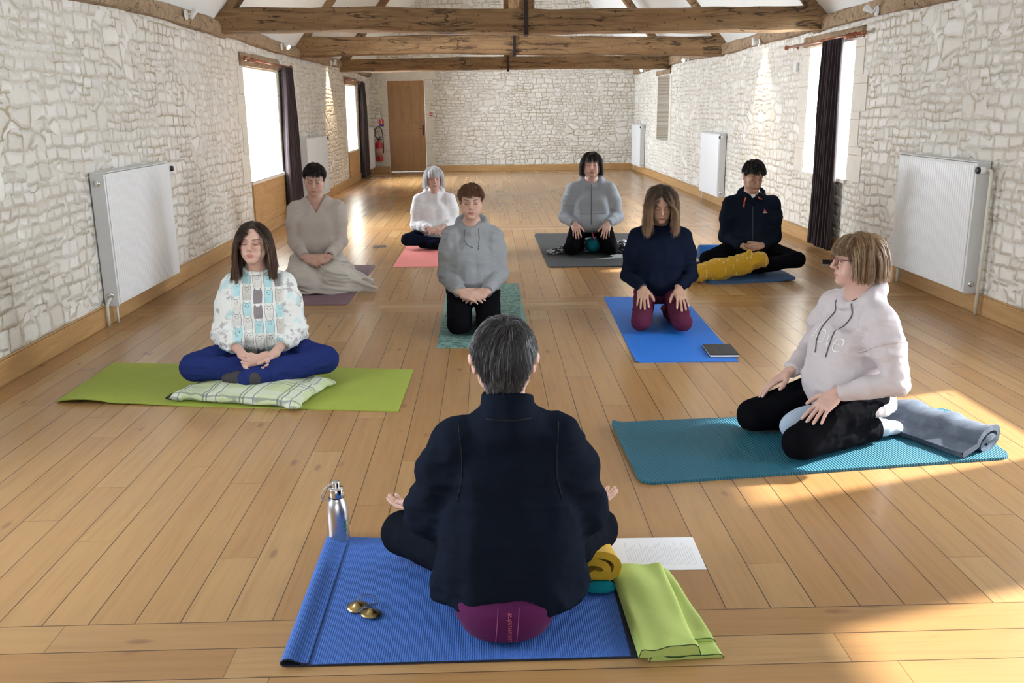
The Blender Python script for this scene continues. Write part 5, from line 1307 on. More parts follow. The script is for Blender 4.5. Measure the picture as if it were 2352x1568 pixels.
# small wall things
t_ = MB().box(XR-.035, XR, 10.53, 10.62, 1.82, 1.92).build('wall_sensor', M_WHITE, bevel=.006); tag(t_, 'small white box on the stones beside the bright window', 'sensor')
t_ = MB().box(-1.345, -1.275, YB-.045, YB-.011, 1.29, 1.37).build('fire_alarm_button', mat('alarm_red', (.55, .03, .03), .4), bevel=.004); tag(t_, 'small red fire alarm call point beside the oak door', 'alarm button')
p_ = MB().box(-1.325, -1.295, YB-.049, YB-.0455, 1.315, 1.345).build('glass_front', mat('label_white', (.75, .75, .75), .5)); p_.parent = t_
t_ = MB().box(-1.345, -1.275, YB-.014, YB-.0105, 1.20, 1.225).build('notice_label', mat('label_white2', (.8, .8, .8), .5)); tag(t_, 'tiny white label under the red alarm button', 'label')
e = empty('fire_sign', (-2.485, YB-.014, 1.12)); tag(e, 'red and blue fire extinguisher sign on the quoin by the door', 'sign')
MB().box(-.055, .055, -.004, .003, -.01, .11).build('red_panel', mat('sign_red', (.6, .03, .03), .4), e); MB().box(-.055, .055, -.004, .003, -.055, -.01).build('blue_panel', mat('sign_blue', (.03, .06, .35), .4), e)
m = MB(); m.box(-.015, .015, -.0055, -.0045, .015, .07); m.box(-.008, .008, -.0055, -.0045, .07, .085); m.box(-.03, .015, -.0055, -.0045, .082, .09); m.build('pictogram', mat('sign_white', (.85, .85, .85), .5), e)
e = empty('fire_extinguisher', (-2.555, YB-.13, 0)); tag(e, 'red fire extinguisher with a black hose hanging left of the oak door', 'fire extinguisher')
RED = mat('extinguisher_red', (.45, .015, .02), .3, coat=.4)
MB().lathe([(0, .27), (.085, .27), (.09, .285), (.09, .65), (.075, .70), (.035, .73), (.03, .75), (0, .75)], cap=False).build('cylinder', RED, e)
m = MB(); m.box(-.02, .02, -.02, .02, .75, .80); m.tube([(0, 0, .80), (.09, 0, .83)], .01, 8); m.tube([(0, 0, .77), (.08, 0, .77)], .009, 8); m.build('valve', M_BLK, e)
MB().tube([(-.02, 0, .77), (-.08, -.02, .86), (-.07, -.02, 1.0), (0, -.02, 1.07), (.07, -.02, 1.02), (.10, -.02, .9), (.11, -.01, .6), (.10, 0, .45)], .011, 8).build('hose', M_BLK, e)
MB().lathe([(.0905, .38), (.0908, .38), (.0908, .56), (.0905, .56)], cap=False).build('label', mat('ext_label', (.5, .25, .22), .5), e)
MB().box(-.03, .03, .08, .13, .6, .72).build('bracket', M_IRON, e)

# ---------------------------------------------------------------- mats
def m_mat(c1, c2, kind='fine', c3=None, sc=1):
    def f(t, b):
        P = t.pos('Object'); x, y, z = t.xyz(P)
        n = t.noise(P, 300, 2); l = t.noise(P, 5, 3)
        c = t.mix(t.step(l, .35, .7)*.5, c1, c2); h = n
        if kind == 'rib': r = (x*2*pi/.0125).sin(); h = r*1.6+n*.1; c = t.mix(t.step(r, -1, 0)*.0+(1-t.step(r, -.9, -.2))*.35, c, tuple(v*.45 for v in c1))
        if kind == 'weave':
            r = t.noise(t.vec(x*230, y*75, 0), 1, 2, .5); r2 = (x*2*pi/.0065).sin()*.5; h = r*1.2+r2; c = t.mix((1-t.step(r+r2*.1, .35, .52))*.5, c, tuple(v*.45 for v in c1))
        if kind == 'pattern':
            q = t.noise(t.vec(x*18, y*42, 0), 1, 4, .7, dist=1.2); q2 = t.noise(t.vec(x*9, y*6, 3), 1, 2)
            e = (x.abs()-.275); rim = t.step(e, 0, .004)
            c = t.mix(t.step(q, .47, .53)*(1-rim)*.85, c, c3)
        if kind == 'crack':
            q = t.noise(t.vec(x*9, y*14, 0), 1, 3, .6, dist=1); c = t.mix(t.step(q, .45, .7)*.35, c, c3)
        return {'Base Color': c, 'Normal': t.bump(h, .5 if kind != 'fine' else .2, .0016)}
    return f
def inquad(q, n=2): pass
def yoga_mat(name, quad, th, mt, label, z0=.0005, wav=None, nx=60, ny=24, r=0, edge=None, name2=None):
    """quad: 4 floor points a,b,c,d (a-b one long edge); own frame = centre, x along a->b"""
    a, b_, c, d = [Vector((p[0], p[1], 0)) for p in quad]; o = (a+b_+c+d)/4; ux = ((b_-a)+(c-d)).normalized(); ang = math.atan2(ux.y, ux.x)
    inv = Matrix.Rotation(-ang, 3, 'Z'); A, B, C, D = [inv @ (p-o) for p in (a, b_, c, d)]
    top = []
    for i in range(nx+1):
        row = []; u = i/nx
        for j in range(ny+1):
            v = j/ny; uu, vv = u, v
            if r:       # rounded corners
                Lx = (B-A).length; Ly = (D-A).length; px, py = (u-.5)*Lx, (v-.5)*Ly; hx, hy = Lx/2-r, Ly/2-r; ex, ey = max(abs(px)-hx, 0), max(abs(py)-hy, 0)
                if ex > 0 and ey > 0:
                    m_ = max(ex, ey)/math.hypot(ex, ey); px = math.copysign(hx+ex*m_, px); py = math.copysign(hy+ey*m_, py)
                uu, vv = px/Lx+.5, py/Ly+.5
            p = (A*(1-uu)+B*uu)*(1-vv)+(D*(1-uu)+C*uu)*vv; z = wav(u, v) if wav else 0
            row.append(Vector((p.x, p.y, z)))
        top.append(row)
    m = MB(); m.grid([[p+Vector((0, 0, th)) for p in r_] for r_ in top]); m.grid([[p for p in r_[::-1]] for r_ in top])
    rim = [top[i][0] for i in range(nx+1)]+[top[nx][j] for j in range(1, ny+1)]+[top[i][ny] for i in range(nx-1, -1, -1)]+[top[0][j] for j in range(ny-1, 0, -1)]
    n = len(rim); vs = [p for p in rim]+[p+Vector((0, 0, th)) for p in rim]
    m.add(vs, [(k, (k+1) % n, n+(k+1) % n, n+k) for k in range(n)], 1 if edge else 0)
    ob = m.build(name, [mt, edge] if edge else mt); ob.location = (o.x, o.y, z0); ob.rotation_euler = (0, 0, ang)
    bm = bmesh.new(); bm.from_mesh(ob.data); bmesh.ops.remove_doubles(bm, verts=bm.verts, dist=1e-5); bmesh.ops.recalc_face_normals(bm, faces=bm.faces)
    for e_ in bm.edges:
        if len(e_.link_faces) == 2 and e_.calc_face_angle(0) > R_(45): e_.smooth = False
    bm.to_mesh(ob.data); bm.free()
    return tag(ob, label, 'yoga mat')
MG = mat('mat_lime', rough=.75, build=m_mat((.33, .40, .055), (.29, .355, .045)))
yoga_mat('yoga_mat', [(-2.278, 4.581), (-.468, 4.324), (-.450, 5.07), (-2.28, 5.345)], .005, MG, 'lime green mat lying crossways under the checked pillow',
    wav=lambda u, v: .020*max(0, 1-((u-.08)/.09)**2)*max(0, 1-v*1.1)+.006*math.exp(-((v-.0)/.15)**2)*math.exp(-((u-.22)/.10)**2))
MM = mat('mat_mauve', rough=.8, build=m_mat((.17, .10, .125), (.15, .085, .115), 'crack', (.24, .17, .21)))
yoga_mat('yoga_mat', [(-1.70, 6.94), (-1.105, 6.92), (-1.10, 8.75), (-1.70, 8.77)], .005, MM, 'dusty mauve mat under the blanket-covered lap', r=.03)
MPK = mat('mat_pink', rough=.8, build=m_mat((.72, .21, .20), (.68, .19, .185)))
yoga_mat('yoga_mat', [(-.925, 8.62), (-.315, 8.60), (-.285, 10.4), (-.90, 10.42)], .004, MPK, 'salmon pink mat under the white-haired person')
MT_ = mat('mat_sage', rough=.8, build=m_mat((.20, .36, .32), (.17, .32, .29), 'pattern', (.035, .09, .085)))
yoga_mat('yoga_mat', [(-.342, 5.555), (.262, 5.535), (.245, 7.67), (-.36, 7.69)], .006, MT_, 'sage green mat with a dark leaf pattern, straight ahead of the teacher')
MK = mat('mat_charcoal', rough=.75, build=m_mat((.035, .040, .045), (.045, .05, .056)))
yoga_mat('yoga_mat', [(.555, 8.46), (1.60, 8.44), (1.69, 10.70), (.54, 10.80)][:4], .010, MK, 'charcoal mat under the zipped-jacket person at the back', r=.06)
MB_ = mat('mat_bright_blue', rough=.65, build=m_mat((.010, .155, .62), (.010, .145, .58)))
yoga_mat('yoga_mat', [(.856, 5.145), (1.462, 5.12), (1.525, 6.98), (.905, 7.05)], .005, MB_, 'bright blue mat under the burgundy trousers, with a notebook on its corner', wav=lambda u, v: .008*math.exp(-((u-.0)/.03)**2)*math.exp(-((v-.02)/.08)**2))
MN = mat('mat_denim_blue', rough=.75, build=m_mat((.03, .085, .20), (.025, .07, .17)))
yoga_mat('yoga_mat', [(1.86, 7.50), (2.63, 7.585), (2.62, 8.30), (1.86, 8.22)], .018, MN, 'folded denim blue mat under the person with orange drawstrings', r=.04, wav=lambda u, v: .014*math.exp(-((u-.95)/.12)**2))
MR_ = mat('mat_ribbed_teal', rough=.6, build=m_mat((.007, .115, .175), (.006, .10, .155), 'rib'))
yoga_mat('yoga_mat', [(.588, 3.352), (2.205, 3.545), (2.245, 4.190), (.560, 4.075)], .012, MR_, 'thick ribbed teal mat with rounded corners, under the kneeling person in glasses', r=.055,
    wav=lambda u, v: .018*max(0, 1-u/.05)**2*(.3+.7*v), nx=90)
# folded blue mat of the teacher: two layers, rolled-over left edge
MF = mat('mat_woven_blue', rough=.7, build=m_mat((.042, .140, .49), (.036, .12, .44), 'weave')); MFD = mat('mat_underside_navy', (.012, .018, .035), .8)
e = empty('yoga_mat', (-.05, 2.56, 0)); tag(e, 'royal blue folded mat in front, with a rolled-over edge and purple cushion', 'yoga mat')
def prof_sheet(path, th, y0f, y1f, ny=24):
    """sheet following a profile path in x-z, spanning y0..y1 (functions of arc fraction)"""
    m = MB(); n = len(path); A = []; B = []
    for i, (x, z) in enumerate(path):
        a = path[max(i-1, 0)]; b_ = path[min(i+1, n-1)]; tx, tz = b_[0]-a[0], b_[1]-a[1]; l = math.hypot(tx, tz); nx_, nz_ = -tz/l*th, tx/l*th; f = i/(n-1); y0, y1 = y0f(x), y1f(x)
        A.append([(x+(y0+(y1-y0)*j/ny-y0)*0+skew(y0+(y1-y0)*j/ny), y0+(y1-y0)*j/ny, z) for j in range(ny+1)]); B.append([(x+nx_+skew(y0+(y1-y0)*j/ny), y0+(y1-y0)*j/ny, z+nz_) for j in range(ny+1)])
    m.grid(B, 1); m.grid([r[::-1] for r in A], 0)
    for j in (0, ny): m.grid([[A[i][j], B[i][j]] for i in range(n)], 1)
    for i in (0, n-1): m.grid([A[i], B[i]], 1)
    return m
skew = lambda y: -.033*(y-(-.35))/.7*0
top_path = [(.42-.905*i/30, .0065) for i in range(31)]
lx = -.485
roll = [(lx-.010*i-.0, .0065+.0016*i*i*.6) for i in range(1, 3)]
R0 = .017; cx_, cz_ = lx-.02, .0065+R0
roll = [(cx_-R0*math.sin(a), cz_-R0*math.cos(a)) for a in np.linspace(.1, 4.6, 22)]
m = prof_sheet([(x, z) for x, z in top_path], .0048, lambda x: -.37+(x-.42)*-.045*0, lambda x: .30+(.42-x)*.10)
m.build('upper_layer', [MF, MFD], e)
hump = [(-.462, .0113), (-.475, .0125), (-.490, .017), (-.503, .024), (-.516, .0275), (-.529, .0255), (-.538, .018), (-.540, .010), (-.534, .0035), (-.520, .0008), (-.46, .0006), (-.2, .0006), (0, .0006), (.2, .0006), (.445, .0006)]
fine = []
for a, b_ in zip(hump[:-1], hump[1:]):
    for k in range(3): fine.append((a[0]+(b_[0]-a[0])*k/3, a[1]+(b_[1]-a[1])*k/3))
fine.append(hump[-1]); sm = fine[:]
for _ in range(3): sm = [sm[0]]+[((sm[i-1][0]+2*sm[i][0]+sm[i+1][0])/4, (sm[i-1][1]+2*sm[i][1]+sm[i+1][1])/4) for i in range(1, len(sm)-1)]+[sm[-1]]
m = prof_sheet([(x, z) for x, z in sm[::-1]], -.0048, lambda x: -.372, lambda x: .30+(.42-x)*.10)
m.build('folded_layer', [MF, MFD], e)

# ---------------------------------------------------------------- soft things
def soft(name, sd, h, mt, label, cat, loc=(0, 0, 0), rz=0, group=None, it=1):
    o = sdf_obj(name, sd, h, mt, None, None, it); o.location = loc; o.rotation_euler = (0, 0, rz); return tag(o, label, cat, group)
def fold_disp(amp, sc=(12, 12, 12), off=0): return lambda P: -amp*ridged(P*A3(*sc)+off)+amp*.5
# checked pillow under P1
def m_check(t, b):
    P = t.pos('Object'); x, y, z = t.xyz(P); n = t.noise(P, 200, 2); c = t.mix(n*.4, (.50, .58, .33), (.60, .66, .45))
    def band(u, per, w, o): f = ((u+o)/per).fract(); return 1-t.step((f-.5).abs(), w, w+.012)
    wb = band(x, .21, .16, .02).mx(band(y, .21, .16, .05)*.8); c = t.mix(wb*.55, c, (.66, .69, .62))
    for per, w, o in ((.21, .012, .055), (.21, .012, .075), (.21, .010, .0)): c = t.mix(band(x, per, w, o)*.75, c, (.10, .12, .17))
    for per, w, o in ((.21, .012, .10), (.21, .010, .125)): c = t.mix(band(y, per, w, o)*.6, c, (.12, .14, .18))
    return {'Base Color': c, 'Normal': t.bump(t.noise(P, 25, 3), .3, .01)}
k = SDF(); k.box((0, 0, .030), (.345, .21, .024), .022, .01); k.ell((0, .02, .035), (.30, .18, .042), .03)
for sx, sy in ((1, -1), (-1, -1), (1, 1), (-1, 1)): k.ell((sx*.335, sy*.20, .022), (.035, .03, .014), .03)
k.disp = fold_disp(.006, (13, 9, 20), 2.2); k.plane((0, 0, .002), (0, 0, -1))
soft('pillow', k, .006, mat('checked_cotton', rough=.85, build=m_check), 'pale green checked pillow under the person in the animal-print sweater', 'pillow', (-1.262, 4.66, .006), R_(-15))
# dark strap/keys beside the pillow
m = MB(); m.tube([(-.05, 0, .004), (-.03, .02, .018), (0, .022, .024), (.03, .01, .014), (.06, .0, .006), (.10, -.004, .004)], .006, 8); m.tube([(-.05, 0, .004), (-.02, -.018, .004), (.02, -.012, .005), (.06, 0, .006)], .004, 8)
o = m.build('glasses_case_strap', M_BLK); o.name = 'strap'; o.location = (-1.66, 4.59, .006); tag(o, 'small black strap loop lying on the lime green mat by the pillow', 'strap')
# P2's blanket over the lap
def m_blk(t, b):
    P = t.pos('Object'); n = t.noise(P, 220, 3); x, y, z = t.xyz(P); r = (z*600).sin(); return {'Base Color': t.mix(n*.5, (.56, .52, .465), (.43, .395, .35)), 'Normal': t.bump(n+r*.1, .5, .003)}
k = SDF(); k.loft([(.0, 0, -.16, .36, .36, 2.6), (.05, .0, -.15, .335, .33, 2.5), (.12, 0, -.14, .285, .29, 2.4), (.19, 0, -.12, .245, .25, 2.3), (.235, 0, -.09, .20, .20, 2.2)], .02, capk=.03)
k.cap((.12, -.38, .09), (.12, -.05, .20), .128, .115, .05); k.cap((-.12, -.38, .09), (-.12, -.05, .20), .128, .115, .05)
k.cap((.30, -.30, .03), (.44, -.42, .014), .05, .02, .05); k.cap((.25, .0, .05), (.40, -.1, .02), .06, .03, .06)
k.disp = lambda P: -.021*ridged(P*A3(3.5, 5, 15)+A3(0, 0, 1)*(P[:, :1]*3.0)*1.2+1.3)+.004; k.plane((0, 0, .001), (0, 0, -1))
k.cap((0, .1, .2), (0, .0, .6), .12, .16, .01, mode='s')
soft('blanket', k, .007, mat('pale_fleece_blanket', rough=.95, build=m_blk), 'pale beige blanket spread over the lap of the person in the v-neck jumper', 'blanket', (-1.46, 7.82, .006), R_(7))
# phone and case left of the pink mat
m = MB(); m.box(-.075, .075, -.04, .04, 0, .009); o = m.build('phone', [mat('phone_grey', (.35, .38, .42), .3)], bevel=.004); o.location = (-1.20, 9.97, .001); tag(o, 'small phone lying on the floor left of the salmon pink mat', 'phone')
p_ = MB().box(-.066, .066, -.033, .033, .009, .0105).build('screen', M_BLK, o)
# P5: printed scarf behind the knees + teal cushion between
def m_scarf(t, b):
    P = t.pos('Object'); n = t.noise(P, 35, 4, .7, dist=1); return {'Base Color': t.mix(t.step(n, .5, .56), (.015, .015, .02), (.45, .5, .58))}
k = SDF(); k.chain([(-.36, -.06, .03), (-.22, .0, .05), (-.05, .06, .05), (.15, .05, .05), (.32, .0, .05), (.40, -.04, .03)], [.03, .055, .05, .05, .06, .03], .04); k.ell((-.38, -.1, .02), (.10, .06, .03), .03); k.ell((.36, -.02, .03), (.08, .08, .045), .03)
k.disp = fold_disp(.012, (16, 16, 16), 4.1); k.plane((0, 0, .001), (0, 0, -1))
soft('scarf', k, .008, mat('printed_scarf', rough=.8, build=m_scarf), 'black and white printed scarf bunched behind the knees on the charcoal mat', 'scarf', (1.07, 9.28, .011), R_(-4))
k = SDF(); k.ell((0, 0, .075), (.085, .16, .075), .02); k.plane((0, 0, .001), (0, 0, -1))
soft('cushion', k, .008, M_TEALS, 'dark teal cushion between the thighs of the zipped-jacket person', 'cushion', (1.075, 9.28, .011), 0)
# notebook
e = empty('notebook', (1.405, 5.33, .0062), R_(-3)); tag(e, 'black notebook with white pages and an elastic band on the bright blue mat', 'notebook')
MB().box(-.088, .088, -.128, .128, .0, .003).build('cover', mat('notebook_cover', (.018, .018, .02), .5), e, bevel=.001); MB().box(-.084, .086, -.126, .122, .003, .013).build('pages', mat('page_white', (.8, .8, .82), .8), e)
c_ = MB().box(-.088, .088, -.128, .128, .013, .016).build('cover', mat('notebook_cover', (.018, .018, .02), .5), e, bevel=.001); MB().box(-.034, -.028, -.1285, .1285, .0161, .0169).build('elastic', M_BLK, e)
# P7: roller, yellow blanket, purple cushion, white sheet as sun patch, tablet
e = empty('foam_roller', (2.28, 8.72, .082), 0); tag(e, 'bright blue foam roller lying behind the person with orange drawstrings', 'foam roller')
Mx = Matrix.Rotation(pi/2, 4, 'Y')
MB().lathe([(0, -.24), (.068, -.24), (.073, -.237), (.073, .237), (.068, .24), (0, .24)], M=Mx, cap=False).build('foam_body', mat('roller_blue', (.005, .17, .62), .5), e)
def m_yel(t, b):
    P = t.pos('Object'); n = t.noise(P, 160, 3, .7); d = t.voro(t.vec(*t.xyz(P)[:2]), 22); w_ = 1-t.step(d, .10, .22)
    c = t.mix(n*.6, (.62, .36, .015), (.42, .22, .008)); c = t.mix(w_*.6, c, (.80, .66, .35)); return {'Base Color': c, 'Normal': t.bump(n, .8, .006)}
k = SDF(); k.chain([(-.30, -.02, .07), (-.12, .0, .095), (.08, .02, .125), (.24, .03, .155)], [.078, .090, .085, .072], .03); k.ell((-.32, -.03, .06), (.09, .085, .062), .03); k.ell((.13, .0, .225), (.02, .02, .03), .02)
k.disp = fold_disp(.010, (16, 12, 10), 1.1); k.plane((0, 0, .001), (0, 0, -1))
soft('blanket', k, .007, mat('mustard_fleece', rough=.95, build=m_yel, sheen=.1), 'fluffy mustard yellow blanket bunched at the feet of the dark-jacket person', 'blanket', (2.10, 7.66, .012), R_(4))
k = SDF(); k.ell((0, 0, .05), (.16, .13, .045), .02); k.box((0, 0, .045), (.13, .10, .035), .03, .03); k.plane((0, 0, .001), (0, 0, -1))
soft('cushion', k, .008, cloth('dark_plum', (.035, .018, .045), (.025, .012, .03)), 'dark plum cushion beside the yellow blanket, partly hidden by the blue-jumper person', 'cushion', (1.86, 8.05, .001), 0)
o = MB().box(-.15, .15, -.10, .10, 0, .001).build('white_sheet', mat('sheet_white', (.82, .82, .80), .8)); o.location = (2.12, 8.42, .0006); o.rotation_euler = (0, 0, R_(5)); tag(o, 'white sheet standing in for the sun patch in front of the blue foam roller', 'paper')  # flat white sheet added as the pool of sunlight on the floor
o = MB().box(-.13, .13, -.09, .09, 0, .009).build('tablet', mat('tablet_black', (.01, .01, .012), .25), bevel=.003); o.location = (3.26, 8.46, .001); o.rotation_euler = (0, 0, R_(70)); tag(o, 'black tablet with a pale rim lying at the foot of the large curtain', 'tablet')
MB().box(-.134, .134, -.094, .094, -.0005, .004).build('rim', M_WHITE, o)
# cushion under P7
k = SDF(); k.ell((0, 0, .05), (.19, .15, .05), .02); k.plane((0, 0, .001), (0, 0, -1))
soft('cushion', k, .009, cloth('maroon_cotton', (.05, .012, .02)), 'maroon cushion peeking out under the crossed legs of the dark-jacket person', 'cushion', (2.33, 8.00, .020), 0)
# P8: rolled blanket, pale cushion
def m_grey(t, b):
    P = t.pos('Object'); n = t.noise(P, 240, 3, .7); l = t.noise(P, 18, 3); c = t.mix(n*.6, (.095, .120, .16), (.05, .066, .092)); return {'Base Color': t.mix(t.step(l, .45, .7)*.3, c, (.20, .24, .30)), 'Normal': t.bump(n, .7, .003)}
def rolled(L, R1, turns, th, flat=1.0, n=90, tail=0, seed=0, squash=.8):
    """spiral roll along y, in x-z section, as a thick sheet"""
    pts = []
    for i in range(n+1):
        f = i/n; a = f*turns*2*pi; r = R1*(1-f*.80); pts.append((-math.cos(a)*r*1.15-.0, math.sin(a)*r*squash if True else 0))
    zmin = min(p[1] for p in pts); pts = [(x, z-zmin+th*.6) for x, z in pts]
    return pts
def roll_obj(name, L, pts, th, mt, label, loc, rz, tail=None, wob=.006, cat='blanket'):
    m = MB(); ny = 26; n = len(pts)
    P_ = ([tail] if tail else [])
    path = ([(tail[0]+(pts[0][0]-tail[0])*k/8, tail[1]+(pts[0][1]-tail[1])*k/8) for k in range(8)] if tail else [])+pts; n = len(path)
    A = []; B = []
    for i, (x, z) in enumerate(path):
        a = path[max(i-1, 0)]; b_ = path[min(i+1, n-1)]; tx, tz = b_[0]-a[0], b_[1]-a[1]; l = math.hypot(tx, tz)+1e-9; nx_, nz_ = -tz/l*th/2, tx/l*th/2
        ra, rb = [], []
        for j in range(ny+1):
            y = (j/ny-.5)*L+.012*math.sin(i*.11)*(1 if j > ny/2 else -1)*abs(j/ny-.5)*2; wv = wob*math.sin(j*.55+i*.07)+wob*.6*math.sin(j*1.1+2)
            ra.append((x+nx_, y, max(z+nz_+wv*(z > th*2), .001))); rb.append((x-nx_, y, max(z-nz_+wv*(z > th*2), .001)))
        A.append(ra); B.append(rb)
    m.grid(A); m.grid([r[::-1] for r in B])
    for j in (0, ny): m.grid([[A[i][j], B[i][j]] for i in range(n)])
    for i in (0, n-1): m.grid([A[i], B[i]])
    o = m.build(name, mt); o.location = loc; o.rotation_euler = (0, 0, rz)
    s = o.modifiers.new('sub', 'SUBSURF'); s.levels = s.render_levels = 1
    return tag(o, label, cat)
MGR = mat('slate_fleece', rough=.95, build=m_grey)
roll_obj('blanket', .44, rolled(.44, .074, 1.7, .020), .026, MGR, 'slate grey fleece blanket loosely rolled at the far end of the ribbed teal mat', (2.03, 3.80, .012), R_(27), tail=(-.17, .016), wob=.007)
k = SDF(); k.ell((0, 0, .085), (.17, .085, .085), .02); k.plane((0, 0, .001), (0, 0, -1))
soft('cushion', k, .006, cloth('pale_blue_cotton', (.42, .50, .62), (.36, .44, .56)), 'pale blue cushion between the thighs of the kneeling person in glasses', 'cushion', (1.43, 3.77, .012), R_(15))
# P9: zafu, yellow roll, green cloth, teal cloth, papers, bottle, cymbals
k = SDF(); k.loft([(.0, 0, 0, .110, .125, 2.3), (.02, 0, 0, .132, .145, 2.4), (.06, 0, 0, .150, .152, 2.4), (.10, 0, 0, .152, .148, 2.4), (.13, 0, 0, .12, .11, 2.2)], .02, capk=.02); k.plane((0, 0, .001), (0, 0, -1))
M_ZAF = cloth('plum_cotton', (.105, .018, .080), (.075, .012, .055), weave=500, sheen=.05)
z_ = soft('meditation_cushion', k, .005, M_ZAF, 'round plum purple meditation cushion under the teacher with an embroidered side panel', 'cushion', (.030, 2.378, .012), 0)
ZC = SDF(); ZC.ops = k.ops[:]
def zpt(x, z, out=.001): return surf_pts(ZC, [A3(x, -.1, z)], (0, -1, 0), out, .2)[0]
for x in (-.022, .036):
    MB().tube([tuple(zpt(x-.010*(1-z/.12), z)) for z in np.linspace(.012, .115, 10)], .0012, 6).build('piping', mat('plum_piping', (.28, .07, .21), .8), z_)
cu = bpy.data.curves.new('t', 'FONT'); cu.body = 'samadhi'.replace('samadhi', 'chinmudra'); cu.size = .021; cu.align_x = 'CENTER'; cu.align_y = 'CENTER'; cu.shear = .3; o_ = bpy.data.objects.new('t', cu); COL.objects.link(o_)
me = bpy.data.meshes.new_from_object(o_.evaluated_get(bpy.context.evaluated_depsgraph_get())); bpy.data.objects.remove(o_)
for v in me.vertices:
    q = zpt(.008-v.co.y*-1*-1, .062+v.co.x*1.0, .0016); v.co = q
me.materials.clear(); me.materials.append(mat('embroidery_thread', (.42, .10, .16), .6)); o_ = bpy.data.objects.new('embroidery', me); COL.objects.link(o_); o_.parent = z_
MY = mat('yellow_fleece', rough=.95, sheen=.1, build=lambda t, b: {'Base Color': t.mix(t.noise(t.pos('Object'), 200, 3), (.62, .37, .02), (.48, .27, .012)), 'Normal': t.bump(t.noise(t.pos('Object'), 260, 3), .5, .002)})
roll_obj('blanket', .36, rolled(.36, .072, 1.9, .020), .024, MY, 'rolled yellow fleece blanket beside the knee of the teacher', (.300, 2.74, .016), R_(6), wob=.004)
MLG = mat('lime_cotton', rough=.9, build=lambda t, b: {'Base Color': t.mix(t.noise(t.pos('Object'), 300, 2)*.5, (.47, .58, .16), (.39, .49, .12)), 'Normal': t.bump(t.noise(t.pos('Object'), 14, 3)+t.noise(t.pos('Object'), 400, 2)*.2, .35, .006)})
MLE = mat('dark_green_stitch', (.03, .08, .02), .8)
e = empty('blanket', (.49, 2.40, 0), R_(3)); tag(e, 'folded lime green cloth with dark stitched edges, lying beside the royal blue mat', 'blanket')
def cloth_layer(name, x0, x1, y0, y1, z, th, roll_y=True, seed=0, lean=0):
    m = MB(); n1, n2 = 24, 30; A = []
    for i in range(n1+1):
        u = i/n1; row = []
        for j in range(n2+1):
            v = j/n2; x = x0+(x1-x0)*u+lean*v; y = y0+(y1-y0)*v; w_ = .0030*math.sin(u*9+seed+v*3)+.0035*math.sin(v*11+u*4+seed*2)*(1-v*.4)+.006*math.exp(-((v-.03)/.05)**2)*(1+.6*math.sin(u*13+seed))
            edge = min(u, 1-u)*2; bulge = th*(1-math.exp(-edge*14)); row.append((x, y, z+bulge+w_*(edge > .02)*1.0))
        A.append(row)
    bt = [[(p[0], p[1], z) for p in r][::-1] for r in A]
    m.grid(A); m.grid(bt)
    for j in (0, n2): m.grid([[A[i][j], (A[i][j][0], A[i][j][1], z)] for i in range(n1+1)])
    o = m.build(name, MLG, e); MB().tube([tuple(Vector(A[i][0])+Vector((0, -.001, -.001))) for i in range(n1+1)], .0014, 5).build('stitching', MLE, o); return o
cloth_layer('lower_fold', -.085, .125, -.225, .235, .001, .010, seed=1, lean=-.03)
cloth_layer('middle_fold', -.020, .118, -.165, .235, .013, .012, seed=4, lean=-.03)
cloth_layer('upper_fold', -.115, .058, -.228, .245, .016, .026, seed=2, lean=.012)
k = SDF(); k.chain([(-.03, 0, .008), (.03, .005, .008)], [.009, .008], .02); k.ell((0, 0, .006), (.055, .04, .010), .02); k.plane((0, 0, .001), (0, 0, -1)); k.disp = fold_disp(.002, (20, 20, 20))
soft('cloth', k, .005, M_TEALS, 'dark teal cloth tucked under the yellow rolled blanket', 'cloth', (.325, 2.545, .0115), 0)
def m_page(t, b):
    P = t.pos('Object'); x, y, z = t.xyz(P); ln = ((x+.02)/.0085).fract(); w_ = t.noise(t.vec(x.__truediv__(.0085).floor()*7.7, y*160, 0), 1, 2)
    blockm = t.step(x, -.105, -.104)*(1-t.step(x, .125, .126))*(1-t.step(y.abs(), .082, .084)); r = t.white(t.vec((x/.0085).floor(), 2, 2)); ends = (y+.084).lt(r*.05+.115)
    ink = (ln.gt(.62))*blockm*t.step(w_, .40, .45)*ends
    return {'Base Color': t.mix(ink*.3, (.86, .86, .88), (.25, .26, .3))}
MPG = mat('printed_page', rough=.7, build=m_page)
o = MB().box(-.147, .147, -.115, .115, 0, .0012).build('white_sheet', MPG); o.location = (.548, 2.785, .0006); o.rotation_euler = (0, 0, R_(-1)); tag(o, 'printed white sheet of paper on the floor above the lime green cloth', 'paper')
o = MB().box(-.06, .06, -.08, .08, 0, .0012).build('white_sheet', mat('sheet_white', (.82, .82, .80), .8)); o.location = (-.245, 3.24, .0006); tag(o, 'white paper corner showing behind the elbow of the teacher, toward the steel bottle', 'paper')
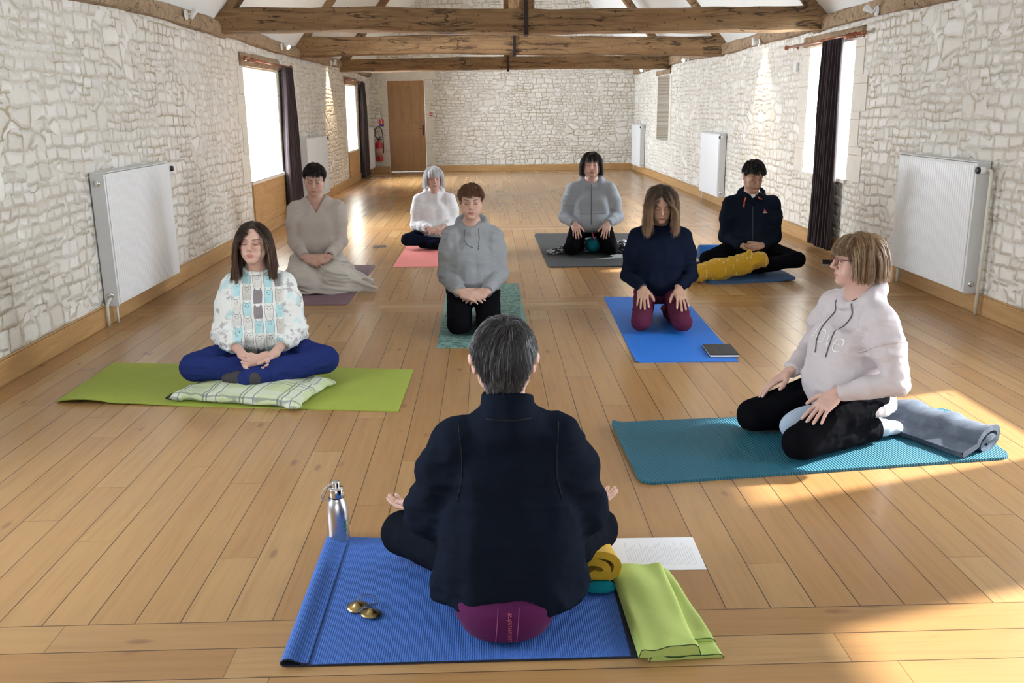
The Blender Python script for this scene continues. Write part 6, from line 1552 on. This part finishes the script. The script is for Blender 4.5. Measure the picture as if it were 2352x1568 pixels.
# bottle
e = empty('bottle', (-.545, 2.935, 0)); tag(e, 'brushed steel water bottle with a grey carrying loop, standing by the royal blue mat', 'bottle')
def m_steel(t, b):
    x, y, z = t.xyz(t.pos('Object')); n = t.noise(t.vec(x*8, y*8, z*900), 1, 3)
    return {'Roughness': t.lin(n, .3, .7, .27, .32), 'Base Color': t.mix(n, (.60, .60, .62), (.64, .64, .66))}
M_STL = mat('brushed_steel', metal=1, build=m_steel)
MB().lathe([(0, .0), (.034, .0), (.0375, .004), (.0385, .012), (.0385, .105), (.0375, .125), (.034, .142), (.0285, .156), (.0245, .163), (.0240, .168), (0, .168)], n=48, cap=False).build('bottle_body', M_STL, e)
cap_ = MB().lathe([(.0255, .170), (.0262, .172), (.0262, .198), (.0250, .201), (.0150, .202), (.0145, .205), (.0145, .220), (.0138, .224), (.006, .2255), (0, .2255)], n=40, cap=False).build('lid', M_CHR, e)
MB().tube([(.0255*math.cos(a), .0255*math.sin(a), .168) for a in np.linspace(0, 2*pi, 24, endpoint=False)], .0022, 6, closed=True).build('neck_ring', M_BLK, e)
MB().tube([(-.004, -.012, .222), (-.018, -.014, .220), (-.040, -.014, .200), (-.050, -.014, .178), (-.046, -.014, .166), (-.034, -.012, .160), (-.022, -.010, .166)], .0045, 10, sq=(1, .35)).build('strap', mat('grey_webbing', (.35, .38, .43), .7), e)
# the small green leaf print on the steel
m = MB()
def onb(a, z): return (.0388*math.cos(a), .0388*math.sin(a), z)
for k_, (a0, z0_, a1, z1_) in enumerate([(-.75, .035, -.75, .095), (-.75, .045, -.95, .060), (-.75, .045, -.55, .060), (-.75, .058, -.97, .075), (-.75, .058, -.53, .075), (-.75, .072, -.93, .088), (-.75, .072, -.57, .088), (-.75, .035, -.62, .030)]):
    m.tube([onb(a0+(a1-a0)*q/4, z0_+(z1_-z0_)*q/4) for q in range(5)], [.0006, .0016, .0020, .0016, .0006], 5)
m.build('leaf_print', mat('print_teal', (.01, .16, .14), .4), e)
# cymbals
e = empty('hand_cymbals', (-.395, 2.45, .0117), R_(0)); tag(e, 'pair of small engraved brass hand cymbals joined by a cord on the royal blue mat', 'cymbals')
def m_brass(t, b):
    n = t.noise(t.pos('Object'), 140, 3, .7); return {'Base Color': t.mix(n, (.50, .38, .17), (.30, .21, .09)), 'Normal': t.bump(n, .5, .002), 'Roughness': .28}
MBR = mat('engraved_brass', metal=1, rough=.3, build=m_brass)
def cymbal(x, y, rx, ry):
    M_ = Matrix.Translation((x, y, 0)) @ Matrix.Rotation(ry, 4, 'Y') @ Matrix.Rotation(rx, 4, 'X')
    MB().lathe([(.029, .0005), (.0305, .0008), (.0305, .003), (.022, .0050), (.014, .0085), (.010, .013), (.005, .0160), (0, .0165), (0, .014), (.007, .010), (.012, .006), (.021, .004), (.029, .0005)], M=M_, n=40, cap=False).build('cymbal', MBR, e)
cymbal(-.022, .020, .10, 0); cymbal(.024, -.020, -.06, .05)
MB().tube([(-.022, .020, .024), (-.010, .040, .030), (.015, .055, .022), (.040, .048, .010), (.038, .028, .006), (.015, .008, .014), (-.012, -.014, .012), (-.016, -.020, .006), (.004, -.018, .020), (.024, -.020, .024)], .0022, 8, sq=(1, .6)).build('cord', mat('cord_steel_blue', (.12, .14, .18), .7), e)
